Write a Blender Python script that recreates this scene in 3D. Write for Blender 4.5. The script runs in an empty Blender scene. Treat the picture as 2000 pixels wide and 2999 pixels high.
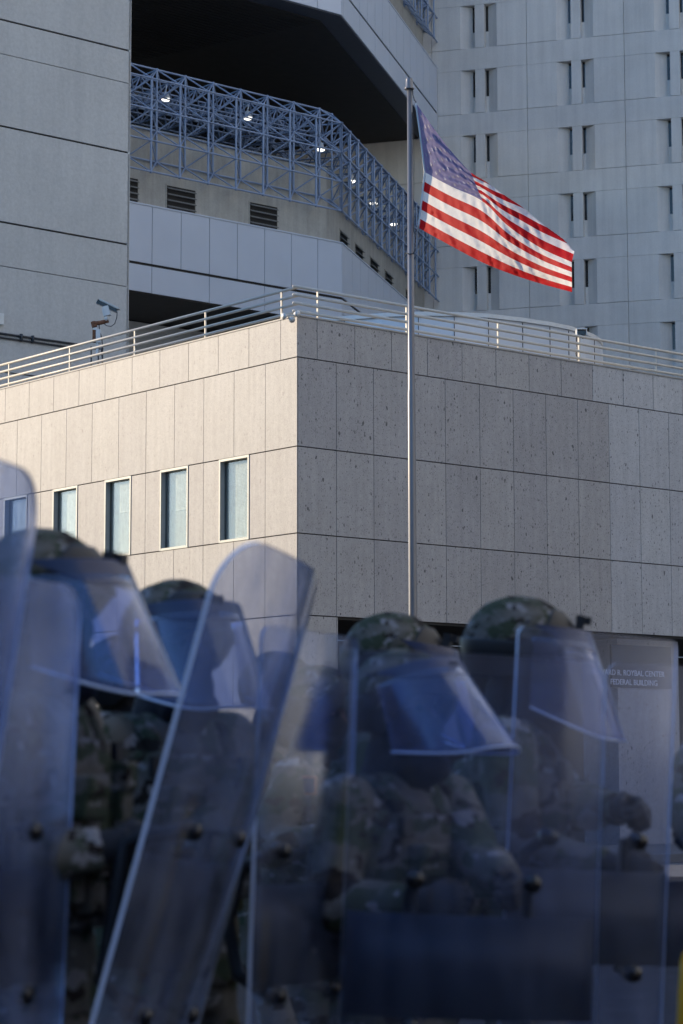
import bpy, bmesh, math, random
from mathutils import Vector, Matrix, noise
random.seed(7)
S = bpy.context.scene
COL = S.collection
PI = math.pi
def R(d): return math.radians(d)

# ---------------------------------------------------------------- camera, world, sun, exposure
FPX, CZ = 6708.0, 1.35
PITCH, ROLL = math.atan(791/FPX), 0.002
cam = bpy.data.cameras.new('camera'); camo_ = bpy.data.objects.new('camera', cam); COL.objects.link(camo_)
cam.sensor_fit = 'VERTICAL'; cam.sensor_height = 36.0; cam.lens = FPX/2999*36.0
cam.clip_start = 0.1; cam.clip_end = 3000
camo_.matrix_world = Matrix.Translation((0, 0, CZ)) @ Matrix.Rotation(PI/2+PITCH, 4, 'X') @ Matrix.Rotation(-ROLL, 4, 'Z')
cam.dof.use_dof = True; cam.dof.focus_distance = 34.0; cam.dof.aperture_fstop = 5.0
S.camera = camo_

SUN_AZ, SUN_EL = Vector((-0.94, 0.34)).normalized(), R(17)
w = bpy.data.worlds.new("World"); S.world = w; w.use_nodes = True
nt = w.node_tree; bg = nt.nodes['Background']
sky = nt.nodes.new('ShaderNodeTexSky'); sky.sky_type = 'NISHITA'; sky.sun_disc = False
sky.sun_elevation = SUN_EL; sky.sun_rotation = math.atan2(SUN_AZ.x, SUN_AZ.y)
sky.air_density = 1.0; sky.dust_density = 0.2; sky.ozone_density = 4.5
nt.links.new(sky.outputs[0], bg.inputs[0]); bg.inputs[1].default_value = 0.15
sun = bpy.data.lights.new('sun', 'SUN'); sun.energy = 2.4; sun.angle = R(0.5); sun.color = (1.0, 0.78, 0.51)
suno = bpy.data.objects.new('sun', sun); COL.objects.link(suno)
sd = Vector((SUN_AZ.x*math.cos(SUN_EL), SUN_AZ.y*math.cos(SUN_EL), math.sin(SUN_EL)))
suno.rotation_euler = sd.to_track_quat('Z', 'Y').to_euler()
S.view_settings.view_transform = 'Standard'; S.view_settings.look = 'None'
S.view_settings.gamma = 1; S.view_settings.exposure = 1.35
S.render.engine = 'CYCLES'
S.cycles.transparent_max_bounces = 32
S.render.resolution_x = 683; S.render.resolution_y = 1024

# ---------------------------------------------------------------- measuring helpers
def ray(px, py):
    x = px-1000; y = 1499.5-py
    x, y = x*math.cos(ROLL)+y*math.sin(ROLL), -x*math.sin(ROLL)+y*math.cos(ROLL)
    return Vector((x, FPX*math.cos(PITCH)-y*math.sin(PITCH), FPX*math.sin(PITCH)+y*math.cos(PITCH)))
def at(px, py, Y):
    d = ray(px, py); return Vector((0, 0, CZ))+d*(Y/d.y)
def atz(px, py, z):
    d = ray(px, py); return Vector((0, 0, CZ))+d*((z-CZ)/d.z)
class Fr:
    """vertical plane: origin O, direction u (horizontal), outward normal n"""
    def __init__(s, O, u, n):
        s.O = Vector((O[0], O[1])); s.u = Vector(u).normalized(); s.n = Vector(n).normalized()
    def p(s, a, d, z):
        q = s.O+s.u*a+s.n*d; return Vector((q.x, q.y, z))
    def hit(s, px, py, d=0.0):
        r = ray(px, py); O = s.O+s.n*d; n = s.n
        t = (n.x*O.x+n.y*O.y)/(n.x*r.x+n.y*r.y)
        q = Vector((r.x*t, r.y*t)); return (q-O).dot(s.u), CZ+r.z*t
TH = R(40.06)
UR = Vector((math.cos(TH), math.sin(TH))); UL = Vector((-math.sin(TH), math.cos(TH)))
NR = Vector((math.sin(TH), -math.cos(TH)))      # outward of right-running faces
NL = Vector((-math.cos(TH), -math.sin(TH)))     # outward of left-running faces
UC = Vector((0.2560, 0.9667)).normalized(); NC = Vector((UC.y, -UC.x))
UT = Vector((0.9578, -0.2873)).normalized(); NT = Vector((UT.y, -UT.x))

# ---------------------------------------------------------------- mesh builder
class MB:
    def __init__(s): s.v = []; s.f = []; s.m = []
    def add(s, vs, fs, m=0):
        o = len(s.v); s.v += [tuple(v) for v in vs]; s.f += [tuple(i+o for i in f) for f in fs]; s.m += [m]*len(fs)
    def box8(s, c, m=0):
        s.add(c, [(0,3,2,1),(4,5,6,7),(0,1,5,4),(1,2,6,5),(2,3,7,6),(3,0,4,7)], m)
    def fbox(s, fr, a0, a1, d0, d1, z0, z1, m=0):
        s.box8([fr.p(a0,d1,z0), fr.p(a1,d1,z0), fr.p(a1,d0,z0), fr.p(a0,d0,z0),
                fr.p(a0,d1,z1), fr.p(a1,d1,z1), fr.p(a1,d0,z1), fr.p(a0,d0,z1)], m)
    def box(s, c, sz, M=None, m=0):
        h = [x/2 for x in sz]; P = []
        for z in (-1, 1):
            for x, y in ((-1,-1),(1,-1),(1,1),(-1,1)):
                q = Vector((c[0]+x*h[0], c[1]+y*h[1], c[2]+z*h[2])); P.append(M @ q if M else q)
        s.box8(P, m)
    def tube(s, a, b, r0, r1=None, n=8, m=0, caps=True):
        a = Vector(a); b = Vector(b); r1 = r0 if r1 is None else r1
        d = (b-a)
        if d.length < 1e-6: return
        d.normalize(); x = d.orthogonal().normalized(); y = d.cross(x)
        vs = []
        for p, r in ((a, r0), (b, r1)):
            for i in range(n):
                t = 2*PI*i/n; vs.append(p+(x*math.cos(t)+y*math.sin(t))*r)
        fs = [(i, (i+1) % n, n+(i+1) % n, n+i) for i in range(n)]
        if caps: fs += [tuple(range(n-1, -1, -1)), tuple(range(n, 2*n))]
        s.add(vs, fs, m)
    def path(s, pts, r, n=8, m=0):
        pts = [Vector(p) for p in pts]; rs = r if isinstance(r, (list, tuple)) else [r]*len(pts)
        vs = []; fs = []; x = None
        for i, p in enumerate(pts):
            d = (pts[min(i+1, len(pts)-1)]-pts[max(i-1, 0)]).normalized()
            x = d.orthogonal().normalized() if x is None else (x-d*x.dot(d)).normalized()
            y = d.cross(x)
            for k in range(n):
                t = 2*PI*k/n; vs.append(p+(x*math.cos(t)+y*math.sin(t))*rs[i])
        for i in range(len(pts)-1):
            for k in range(n):
                fs.append((i*n+k, i*n+(k+1) % n, (i+1)*n+(k+1) % n, (i+1)*n+k))
        fs += [tuple(range(n-1, -1, -1)), tuple(range((len(pts)-1)*n, len(pts)*n))]
        s.add(vs, fs, m)
    def ball(s, c, r, M=None, nu=14, nv=9, m=0):
        c = Vector(c); r = Vector((r, r, r)) if isinstance(r, (int, float)) else Vector(r)
        vs = []; fs = []
        for j in range(1, nv):
            ph = PI*j/nv
            for i in range(nu):
                t = 2*PI*i/nu
                q = Vector((r.x*math.sin(ph)*math.cos(t), r.y*math.sin(ph)*math.sin(t), r.z*math.cos(ph)))
                vs.append(c+(M @ q if M else q))
        top = Vector((0, 0, r.z)); bot = Vector((0, 0, -r.z))
        vs.append(c+(M @ top if M else top)); vs.append(c+(M @ bot if M else bot))
        T = len(vs)-2; B = T+1
        for j in range(nv-2):
            for i in range(nu):
                fs.append((j*nu+i, (j+1)*nu+i, (j+1)*nu+(i+1) % nu, j*nu+(i+1) % nu))
        for i in range(nu):
            fs.append((T, i, (i+1) % nu)); fs.append((B, (nv-2)*nu+(i+1) % nu, (nv-2)*nu+i))
        s.add(vs, fs, m)
    def lathe(s, c, prof, n=16, m=0):
        vs = []; fs = []
        for r, z in prof:
            for i in range(n):
                t = 2*PI*i/n; vs.append((c[0]+r*math.cos(t), c[1]+r*math.sin(t), c[2]+z))
        for j in range(len(prof)-1):
            for i in range(n): fs.append((j*n+i, j*n+(i+1) % n, (j+1)*n+(i+1) % n, (j+1)*n+i))
        fs += [tuple(range(n-1, -1, -1)), tuple(range((len(prof)-1)*n, len(prof)*n))]
        s.add(vs, fs, m)
    def loft(s, rings, n=24, m=0):
        vs = []; fs = []
        for (cx, cy, z, rx, ry, ex) in rings:
            for i in range(n):
                t = 2*PI*i/n; c_, s_ = math.cos(t), math.sin(t)
                vs.append((cx+rx*math.copysign(abs(c_)**ex, c_), cy+ry*math.copysign(abs(s_)**ex, s_), z))
        for j in range(len(rings)-1):
            for i in range(n): fs.append((j*n+i, j*n+(i+1) % n, (j+1)*n+(i+1) % n, (j+1)*n+i))
        fs += [tuple(range(n-1, -1, -1)), tuple(range((len(rings)-1)*n, len(rings)*n))]
        s.add(vs, fs, m)
    def mesh(s, name):
        me = bpy.data.meshes.new(name); me.from_pydata(s.v, [], s.f); me.update(); return me
    def build(s, name, mats, parent=None, smooth=False, world=True):
        me = s.mesh(name)
        mats = mats if isinstance(mats, (list, tuple)) else [mats]
        for m in mats: me.materials.append(m)
        if len(mats) > 1: me.polygons.foreach_set('material_index', s.m)
        bm = bmesh.new(); bm.from_mesh(me); bmesh.ops.recalc_face_normals(bm, faces=bm.faces); bm.to_mesh(me); bm.free()
        if smooth: me.shade_smooth()
        return link(name, me, parent, world)
def link(name, me, parent=None, world=True):
    o = bpy.data.objects.new(name, me); COL.objects.link(o)
    if parent:
        o.parent = parent
        if world: o.matrix_parent_inverse = pinv(parent)
    return o
def mw(o):
    M = Matrix.LocRotScale(o.location, o.rotation_euler, o.scale)
    return (mw(o.parent) @ o.matrix_parent_inverse @ M) if o.parent else M
def pinv(o): return mw(o).inverted()
def tag(o, label=None, cat=None, group=None, kind=None):
    if label: o['label'] = label
    if cat: o['category'] = cat
    if group: o['group'] = group
    if kind: o['kind'] = kind
    return o
def empty(name, loc, label, cat, group=None, rz=0):
    o = bpy.data.objects.new(name, None); COL.objects.link(o); o.location = loc; o.rotation_euler = (0, 0, rz)
    return tag(o, label, cat, group)
def remesh(mb, voxel, smooth=3, fac=0.5):
    me = mb.mesh('tmp'); o = bpy.data.objects.new('tmp', me); COL.objects.link(o)
    m = o.modifiers.new('r', 'REMESH'); m.mode = 'VOXEL'; m.voxel_size = voxel; m.use_smooth_shade = True
    if smooth:
        k = o.modifiers.new('s', 'SMOOTH'); k.iterations = smooth; k.factor = fac
    dg = bpy.context.evaluated_depsgraph_get(); dg.update()
    out = bpy.data.meshes.new_from_object(o.evaluated_get(dg))
    bpy.data.objects.remove(o); bpy.data.meshes.remove(me)
    out.shade_smooth(); return out
def ruffle(me, amp, sc, seed=0, stretch=(1, 1, 1)):
    ns = [v.normal.copy() for v in me.vertices]
    for v, n in zip(me.vertices, ns):
        q = Vector((v.co.x*stretch[0]*sc+seed, v.co.y*stretch[1]*sc, v.co.z*stretch[2]*sc))
        a = noise.noise(q)+0.5*noise.noise(q*2.3)
        v.co += n*amp*a
    me.update()

# ---------------------------------------------------------------- materials
def mat(name): 
    m = bpy.data.materials.new(name); m.use_nodes = True; return m, m.node_tree, m.node_tree.nodes['Principled BSDF']
def N(t, ty, **k):
    n = t.nodes.new(ty)
    for a, b in k.items(): setattr(n, a, b)
    return n
def flat(name, c, rough=0.6, metal=0.0, var=0.08, sc=6.0, bump=0.0, spec=None):
    m, t, b = mat(name)
    tc = N(t, 'ShaderNodeTexCoord'); no = N(t, 'ShaderNodeTexNoise'); no.inputs['Scale'].default_value = sc; no.inputs['Detail'].default_value = 6
    t.links.new(tc.outputs['Object'], no.inputs['Vector'])
    r = N(t, 'ShaderNodeValToRGB'); r.color_ramp.elements[0].position = .3; r.color_ramp.elements[1].position = .7
    r.color_ramp.elements[0].color = (*[x*(1-var) for x in c], 1); r.color_ramp.elements[1].color = (*[min(1, x*(1+var)) for x in c], 1)
    t.links.new(no.outputs[0], r.inputs[0]); t.links.new(r.outputs[0], b.inputs['Base Color'])
    b.inputs['Roughness'].default_value = rough; b.inputs['Metallic'].default_value = metal
    if spec is not None: b.inputs['Specular IOR Level'].default_value = spec
    if bump:
        bp = N(t, 'ShaderNodeBump'); bp.inputs['Strength'].default_value = bump; bp.inputs['Distance'].default_value = .01
        n2 = N(t, 'ShaderNodeTexNoise'); n2.inputs['Scale'].default_value = sc*12; t.links.new(tc.outputs['Object'], n2.inputs['Vector'])
        t.links.new(n2.outputs[0], bp.inputs['Height']); t.links.new(bp.outputs[0], b.inputs['Normal'])
    return m
def ramp(t, src, stops, interp='LINEAR'):
    r = N(t, 'ShaderNodeValToRGB'); cr = r.color_ramp; cr.interpolation = interp
    while len(cr.elements) < len(stops): cr.elements.new(0.5)
    for e, (p, c) in zip(cr.elements, stops):
        e.position = p; e.color = (*c, 1) if len(c) == 3 else c
    t.links.new(src, r.inputs[0]); return r.outputs[0]
def mixc(t, f, a, b, mode='MIX'):
    m = N(t, 'ShaderNodeMix', data_type='RGBA', blend_type=mode)
    if isinstance(f, (int, float)): m.inputs[0].default_value = f
    else: t.links.new(f, m.inputs[0])
    for k, x in ((6, a), (7, b)):
        if isinstance(x, tuple): m.inputs[k].default_value = (*x, 1)
        else: t.links.new(x, m.inputs[k])
    return m.outputs[2]
def noi(t, vec, sc, det=4, rough=.5):
    n = N(t, 'ShaderNodeTexNoise'); n.inputs['Scale'].default_value = sc; n.inputs['Detail'].default_value = det; n.inputs['Roughness'].default_value = rough
    t.links.new(vec, n.inputs['Vector']); return n.outputs[0]
def granite(name, base, fleck, fl_amt=1.0, island=0.07, streak=0.09):
    """polished speckled stone slabs: every slab has its own tone, dark inclusions, faint vertical washing"""
    m, t, b = mat(name)
    tc = N(t, 'ShaderNodeTexCoord'); o = tc.outputs['Object']; geo = N(t, 'ShaderNodeNewGeometry')
    fine = noi(t, o, 55, 5, .7); mid = noi(t, o, 9, 4, .6); big = noi(t, o, 1.1, 3, .5)
    c = ramp(t, fine, [(.30, tuple(x*.72 for x in base)), (.5, base), (.72, tuple(min(1, x*1.16) for x in base))])
    c = mixc(t, .55, c, ramp(t, mid, [(.3, (.86, .86, .87)), (.7, (1.08, 1.07, 1.05))]), 'MULTIPLY')
    c = mixc(t, .6, c, ramp(t, big, [(.3, (.93, .92, .92)), (.7, (1.05, 1.05, 1.06))]), 'MULTIPLY')
    mp = N(t, 'ShaderNodeMapping'); mp.inputs['Scale'].default_value = (7, 7, .5); t.links.new(o, mp.inputs[0])
    c = mixc(t, 1.0, c, ramp(t, noi(t, mp.outputs[0], 1.5, 4, .6), [(.3, (1-streak,)*3), (.7, (1+streak*.6,)*3)]), 'MULTIPLY')
    c = mixc(t, 1.0, c, ramp(t, geo.outputs['Random Per Island'], [(0, (1-island, 1-island, 1-island*.8)), (.5, (1, 1, 1)), (1, (1+island*.7, 1+island*.7, 1+island*.5))]), 'MULTIPLY')
    # inclusions
    def spots(sc, th, dens, seedv):
        mp2 = N(t, 'ShaderNodeMapping'); mp2.inputs['Location'].default_value = seedv; mp2.inputs['Scale'].default_value = (1, 1, .55); t.links.new(o, mp2.inputs[0])
        ad = N(t, 'ShaderNodeVectorMath', operation='ADD'); n3 = N(t, 'ShaderNodeTexNoise'); n3.inputs['Scale'].default_value = sc*1.3
        t.links.new(mp2.outputs[0], n3.inputs['Vector']); sc_ = N(t, 'ShaderNodeVectorMath', operation='SCALE'); sc_.inputs[3].default_value = .6/sc
        t.links.new(n3.outputs[1], sc_.inputs[0]); t.links.new(mp2.outputs[0], ad.inputs[0]); t.links.new(sc_.outputs[0], ad.inputs[1])
        vo = N(t, 'ShaderNodeTexVoronoi'); vo.inputs['Scale'].default_value = sc; t.links.new(ad.outputs[0], vo.inputs['Vector'])
        s1 = N(t, 'ShaderNodeMath', operation='LESS_THAN'); s1.inputs[1].default_value = th; t.links.new(vo.outputs['Distance'], s1.inputs[0])
        sp = N(t, 'ShaderNodeSeparateColor'); t.links.new(vo.outputs['Color'], sp.inputs[0])
        s2 = N(t, 'ShaderNodeMath', operation='LESS_THAN'); s2.inputs[1].default_value = dens; t.links.new(sp.outputs[0], s2.inputs[0])
        mu = N(t, 'ShaderNodeMath', operation='MULTIPLY'); t.links.new(s1.outputs[0], mu.inputs[0]); t.links.new(s2.outputs[0], mu.inputs[1])
        return mu.outputs[0]
    for sc, th, dens, al, sv in ((7, .15, .14, .8*fl_amt, (3, 1, 2)), (16, .22, .22, .7*fl_amt, (0, 5, 1)), (40, .30, .30, .55*fl_amt, (7, 2, 9))):
        mk = spots(sc, th, dens, sv); mm = N(t, 'ShaderNodeMath', operation='MULTIPLY'); mm.inputs[1].default_value = al; t.links.new(mk, mm.inputs[0])
        c = mixc(t, mm.outputs[0], c, fleck)
    t.links.new(c, b.inputs['Base Color']); b.inputs['Roughness'].default_value = .55; b.inputs['Specular IOR Level'].default_value = .3
    return m
def concrete(name, base, sc=3.0, fine=40, stain=.08, bump=.25):
    m, t, b = mat(name)
    tc = N(t, 'ShaderNodeTexCoord'); o = tc.outputs['Object']; geo = N(t, 'ShaderNodeNewGeometry')
    c = ramp(t, noi(t, o, fine, 5, .75), [(.3, tuple(x*.90 for x in base)), (.7, tuple(x*1.08 for x in base))])
    c = mixc(t, 1., c, ramp(t, noi(t, o, sc*.12, 4, .6), [(.3, (1-stain,)*3), (.7, (1+stain*.5,)*3)]), 'MULTIPLY')
    mp = N(t, 'ShaderNodeMapping'); mp.inputs['Scale'].default_value = (3, 3, .16); t.links.new(o, mp.inputs[0])
    c = mixc(t, 1., c, ramp(t, noi(t, mp.outputs[0], .9, 5, .65), [(.32, (1-stain*1.1, 1-stain*1.1, 1-stain)), (.6, (1, 1, 1))]), 'MULTIPLY')
    c = mixc(t, 1., c, ramp(t, geo.outputs['Random Per Island'], [(0, (.965,)*3), (1, (1.03,)*3)]), 'MULTIPLY')
    t.links.new(c, b.inputs['Base Color']); b.inputs['Roughness'].default_value = .85; b.inputs['Specular IOR Level'].default_value = .2
    bp = N(t, 'ShaderNodeBump'); bp.inputs['Strength'].default_value = bump; bp.inputs['Distance'].default_value = .02
    t.links.new(noi(t, o, fine*.8, 3, .7), bp.inputs['Height']); t.links.new(bp.outputs[0], b.inputs['Normal'])
    return m
def camo(name, dark=1.0, sc=9.0):
    m, t, b = mat(name)
    tc = N(t, 'ShaderNodeTexCoord'); o = tc.outputs['Object']
    mp = N(t, 'ShaderNodeMapping'); mp.inputs['Scale'].default_value = (1, 1, 1.7); t.links.new(o, mp.inputs[0]); v = mp.outputs[0]
    k = lambda c: (c[0]*dark*.86, c[1]*dark*.92, c[2]*dark*1.12)
    c = ramp(t, noi(t, v, sc*.55, 4, .55), [(.36, k((.10, .105, .06))), (.47, k((.20, .175, .12))), (.60, k((.27, .23, .17)))])
    mp2 = N(t, 'ShaderNodeMapping'); mp2.inputs['Location'].default_value = (5, 3, 8); t.links.new(v, mp2.inputs[0])
    c = mixc(t, ramp(t, noi(t, mp2.outputs[0], sc, 4, .6), [(.52, (0,)*3), (.55, (1,)*3)]), c, k((.085, .10, .05)))
    mp3 = N(t, 'ShaderNodeMapping'); mp3.inputs['Location'].default_value = (1, 13, 4); t.links.new(v, mp3.inputs[0])
    c = mixc(t, ramp(t, noi(t, mp3.outputs[0], sc*1.3, 4, .6), [(.56, (0,)*3), (.58, (1,)*3)]), c, k((.045, .032, .022)))
    mp4 = N(t, 'ShaderNodeMapping'); mp4.inputs['Location'].default_value = (9, 2, 14); t.links.new(v, mp4.inputs[0])
    c = mixc(t, ramp(t, noi(t, mp4.outputs[0], sc*1.6, 4, .6), [(.60, (0,)*3), (.62, (1,)*3)]), c, k((.42, .37, .30)))
    t.links.new(c, b.inputs['Base Color']); b.inputs['Roughness'].default_value = .9; b.inputs['Specular IOR Level'].default_value = .15
    return m
def clear(name, tint, haze_c, haze=.10, gloss=.05, stretch=(9, 9, 1.6), gc=(.85, .9, 1), ior=1.55, amp=.25):
    """scratched polycarbonate or glass: tinted see-through, Fresnel gloss and a thin milky haze for scratches and painted reflections"""
    m = bpy.data.materials.new(name); m.use_nodes = True; t = m.node_tree; t.nodes.clear()
    out = N(t, 'ShaderNodeOutputMaterial'); tr = N(t, 'ShaderNodeBsdfTransparent'); tr.inputs[0].default_value = (*tint, 1)
    gl = N(t, 'ShaderNodeBsdfGlossy'); gl.inputs['Roughness'].default_value = .12; gl.inputs[0].default_value = (*gc, 1)
    df = N(t, 'ShaderNodeBsdfDiffuse'); df.inputs[0].default_value = (*haze_c, 1)
    tl = N(t, 'ShaderNodeBsdfTranslucent'); tl.inputs[0].default_value = (*haze_c, 1)
    dm = N(t, 'ShaderNodeMixShader'); dm.inputs[0].default_value = .4; t.links.new(df.outputs[0], dm.inputs[1]); t.links.new(tl.outputs[0], dm.inputs[2])
    tc = N(t, 'ShaderNodeTexCoord'); mp = N(t, 'ShaderNodeMapping'); mp.inputs['Scale'].default_value = stretch; mp.inputs['Rotation'].default_value = (0, .12, 0)
    t.links.new(tc.outputs['Object'], mp.inputs[0])
    h = ramp(t, noi(t, mp.outputs[0], 1.6, 6, .7), [(.35, (haze*.3,)*3), (.62, (haze*1.3,)*3), (.8, (min(1, haze*1.3+amp*.5),)*3)])
    h2 = ramp(t, noi(t, tc.outputs['Object'], 5, 5, .65), [(.35, (.5,)*3), (.65, (1.3,)*3)])
    hh = mixc(t, 1., h, h2, 'MULTIPLY')
    m1 = N(t, 'ShaderNodeMixShader'); t.links.new(hh, m1.inputs[0]); t.links.new(tr.outputs[0], m1.inputs[1]); t.links.new(dm.outputs[0], m1.inputs[2])
    lw = N(t, 'ShaderNodeLayerWeight'); lw.inputs[0].default_value = .5
    pw_ = N(t, 'ShaderNodeMath', operation='POWER'); pw_.inputs[1].default_value = 3.2; t.links.new(lw.outputs['Facing'], pw_.inputs[0])
    ad = N(t, 'ShaderNodeMath', operation='ADD'); ad.inputs[1].default_value = .03+gloss; ad.use_clamp = True; t.links.new(pw_.outputs[0], ad.inputs[0])
    m2 = N(t, 'ShaderNodeMixShader'); t.links.new(ad.outputs[0], m2.inputs[0]); t.links.new(m1.outputs[0], m2.inputs[1]); t.links.new(gl.outputs[0], m2.inputs[2])
    t.links.new(m2.outputs[0], out.inputs[0]); return m
def cloth(name, c, trans=.45):
    m = bpy.data.materials.new(name); m.use_nodes = True; t = m.node_tree; t.nodes.clear()
    out = N(t, 'ShaderNodeOutputMaterial'); b = N(t, 'ShaderNodeBsdfPrincipled'); b.inputs['Roughness'].default_value = .6; b.inputs['Specular IOR Level'].default_value = .12
    tc = N(t, 'ShaderNodeTexCoord'); cc = ramp(t, noi(t, tc.outputs['Object'], 30, 3), [(.3, tuple(x*.93 for x in c)), (.7, tuple(min(1, x*1.05) for x in c))])
    t.links.new(cc, b.inputs['Base Color'])
    tl = N(t, 'ShaderNodeBsdfTranslucent'); tl.inputs[0].default_value = (*c, 1)
    mx = N(t, 'ShaderNodeMixShader'); mx.inputs[0].default_value = trans
    t.links.new(b.outputs[0], mx.inputs[1]); t.links.new(tl.outputs[0], mx.inputs[2]); t.links.new(mx.outputs[0], out.inputs[0])
    return m
def emit(name, c, s):
    m, t, b = mat(name); b.inputs['Emission Color'].default_value = (*c, 1); b.inputs['Emission Strength'].default_value = s; b.inputs['Base Color'].default_value = (.8, .8, .8, 1); return m

M = {}
M['granite'] = granite('granite', (.38, .37, .365), (.05, .05, .055))
M['granite_left'] = granite('granite_faint_flecks', (.38, .37, .355), (.12, .11, .10), .45, .06)  # left face stone, with fainter and paler flecks
M['granite_pale'] = granite('granite_paler_tone', (.455, .46, .47), (.07, .07, .075))  # granite in a paler, cooler tone for the far right columns
M['backing'] = flat('joint_backing', (.035, .032, .03), .95)  # dark backing that shows in the slab joints
M['concrete_tower'] = concrete('tower_concrete', (.68, .66, .635), 3, 22, .10)
M['concrete_left'] = concrete('grit_concrete', (.51, .515, .51), 3, 9, .07, .5)
M['concrete_wall'] = concrete('louvre_wall_concrete', (.44, .43, .385), 8, 14, .16)
M['panel'] = flat('metal_cladding', (.53, .58, .66), .35, .1, .03, .6, spec=.5)
M['panel2'] = flat('drum_cladding', (.56, .60, .66), .4, .1, .03, .8)
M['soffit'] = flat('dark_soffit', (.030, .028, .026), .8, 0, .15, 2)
M['soffit_trim'] = flat('soffit_trim', (.07, .08, .10), .6)
M['truss'] = flat('blue_steel', (.25, .325, .47), .4, .1, .08, 1.5)
M['glass_dark'] = flat('dark_glass', (.012, .014, .018), .08, 0, .2, 1, spec=.6)
M['rail'] = flat('cream_paint', (.54, .51, .45), .45, 0, .06, 5)
M['copingm'] = flat('coping_metal', (.34, .32, .29), .6)
M['alu'] = flat('window_aluminium', (.34, .36, .34), .5, .1, .04)
M['blind'] = flat('blind_slat', (.66, .67, .64), .6)
M['room'] = flat('room_wall', (.46, .46, .43), .9)
M['louvre'] = flat('louvre_blade', (.17, .175, .17), .6, .2)
M['asphalt'] = flat('asphalt', (.13, .125, .12), .9, 0, .2, 3, .3)
M['road'] = flat('dark_asphalt', (.035, .035, .038), .95, 0, .25, 3, .3, spec=.05)
M['pave'] = flat('paving', (.15, .145, .14), .85, 0, .12, 1.5, .2)
M['black'] = flat('black_rubber', (.012, .012, .014), .55, 0, .2)
M['blackgloss'] = flat('black_plastic', (.012, .013, .016), .2, 0, .1)
M['navy'] = flat('navy_strip', (.02, .032, .085), .35, 0, .15, spec=.5)
M['signnavy'] = flat('sign_board', (.02, .028, .05), .5)
M['signwhite'] = flat('sign_letters', (.9, .9, .9), .5)
M['gaiter'] = flat('black_gaiter', (.014, .015, .020), .9, 0, .2, 20)
M['skin'] = flat('skin', (.30, .17, .12), .55, 0, .06, 12)
M['camo'] = camo('camouflage_cloth', .72, 5)
M['camo2'] = camo('camouflage_cover', .6, 12)
M['vest'] = camo('camouflage_vest', .55, 9)
M['strap'] = flat('olive_webbing', (.09, .085, .055), .85)
M['boot'] = flat('boot_leather', (.13, .09, .06), .8)
M['glove'] = flat('black_glove', (.014, .014, .018), .8)
M['eye'] = flat('eye', (.05, .04, .035), .1)
M['shield'] = clear('shield_polycarbonate', (.85, .88, .96), (.42, .50, .72), .055, .0)
M['hazed'] = clear('hazed_polycarbonate', (.80, .84, .94), (.42, .49, .68), .14, .02, amp=.35)
M['glare_streaked'] = clear('glare_streaked_polycarbonate', (.70, .76, .90), (.42, .48, .66), .20, .03, stretch=(16, 16, .5), amp=.5)  # vertical haze streaks stand in for sky and facade reflections
M['shield_edge'] = flat('shield_edge', (.62, .68, .82), .3, 0, .1, spec=.6)
M['visor'] = clear('visor_polycarbonate', (.58, .66, .88), (.36, .44, .72), .10, .03, amp=.25)
M['pad'] = flat('shield_pad', (.010, .017, .034), .45, 0, .25, 8)
M['pole'] = flat('brushed_aluminium', (.19, .19, .20), .30, .25, .04, 9)
M['rust'] = flat('rusted_steel', (.16, .07, .035), .85, 0, .5, 18)
M['whitebox'] = flat('white_housing', (.62, .64, .64), .5, 0, .06)
M['cable'] = flat('dark_cable', (.04, .045, .055), .6)
M['red'] = cloth('flag_red', (.52, .008, .012), .42)
M['white'] = cloth('flag_white', (.82, .80, .77), .42)
M['blue'] = cloth('flag_blue', (.19, .18, .34), .5)
M['star'] = cloth('flag_star', (.27, .27, .36), .02)  # white stars greyed: shade against the backlit cloth put into the colour
M['patch_edge'] = flat('patch_border', (.45, .16, .08), .8)
M['yellow'] = flat('yellow_paint', (.85, .40, .015), .5)
M['lamp'] = emit('lamp_glow', (1, .95, .85), 1.2)
M['bouncewall'] = flat('bounce_wall', (.48, .51, .55), .9, 0, .03, .3)  # cool pale wall of the added right block, toned for its bounced light
M['brick'] = flat('unseen_block_wall', (.30, .27, .24), .85, 0, .1, .5)

# ================================================================ GROUND
mb = MB(); mb.add([(-900,-900,0),(900,-900,0),(900,900,0),(-900,900,0)], [(0,1,2,3)])
tag(mb.build('ground', M['asphalt']), kind='structure')
mb = MB(); mb.add([(-60,-34,.004),(38,-34,.004),(38,33,.004),(-34,33,.004)], [(0,1,2,3)])
tag(mb.build('road', M['road']), kind='structure')
A0 = at(870.5, 1300, 40.0)
FA_R = Fr(A0.to_2d(), UR, NR); FA_L = Fr(A0.to_2d(), UL, NL)
mb = MB(); mb.fbox(FA_R, -8, 40, .6, 5, 0.006, .14)
tag(mb.build('pavement', M['pave']), kind='structure')

# ================================================================ GRANITE BUILDING (near)
gb = empty('granite_building', (A0.x, A0.y, 0), 'low building faced in speckled granite slabs, its left side in warm sunlight', 'building')
Zr = [9.58, 8.84, 7.243, 5.70, 4.262]
mb = MB(); LEN_R, LEN_L = 18.0, 17.0
g = .006
def slab(mb, fr, a0, a1, z0, z1): mb.fbox(fr, a0+g, a1-g, -.035, .0, z0+.010, z1-.010)
def row(mb, fr, joints, a0, a1, z0, z1):
    js = [a0]+[j for j in joints if a0 < j < a1]+[a1]
    for p, q in zip(js, js[1:]): slab(mb, fr, p, q, z0, z1)
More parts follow.
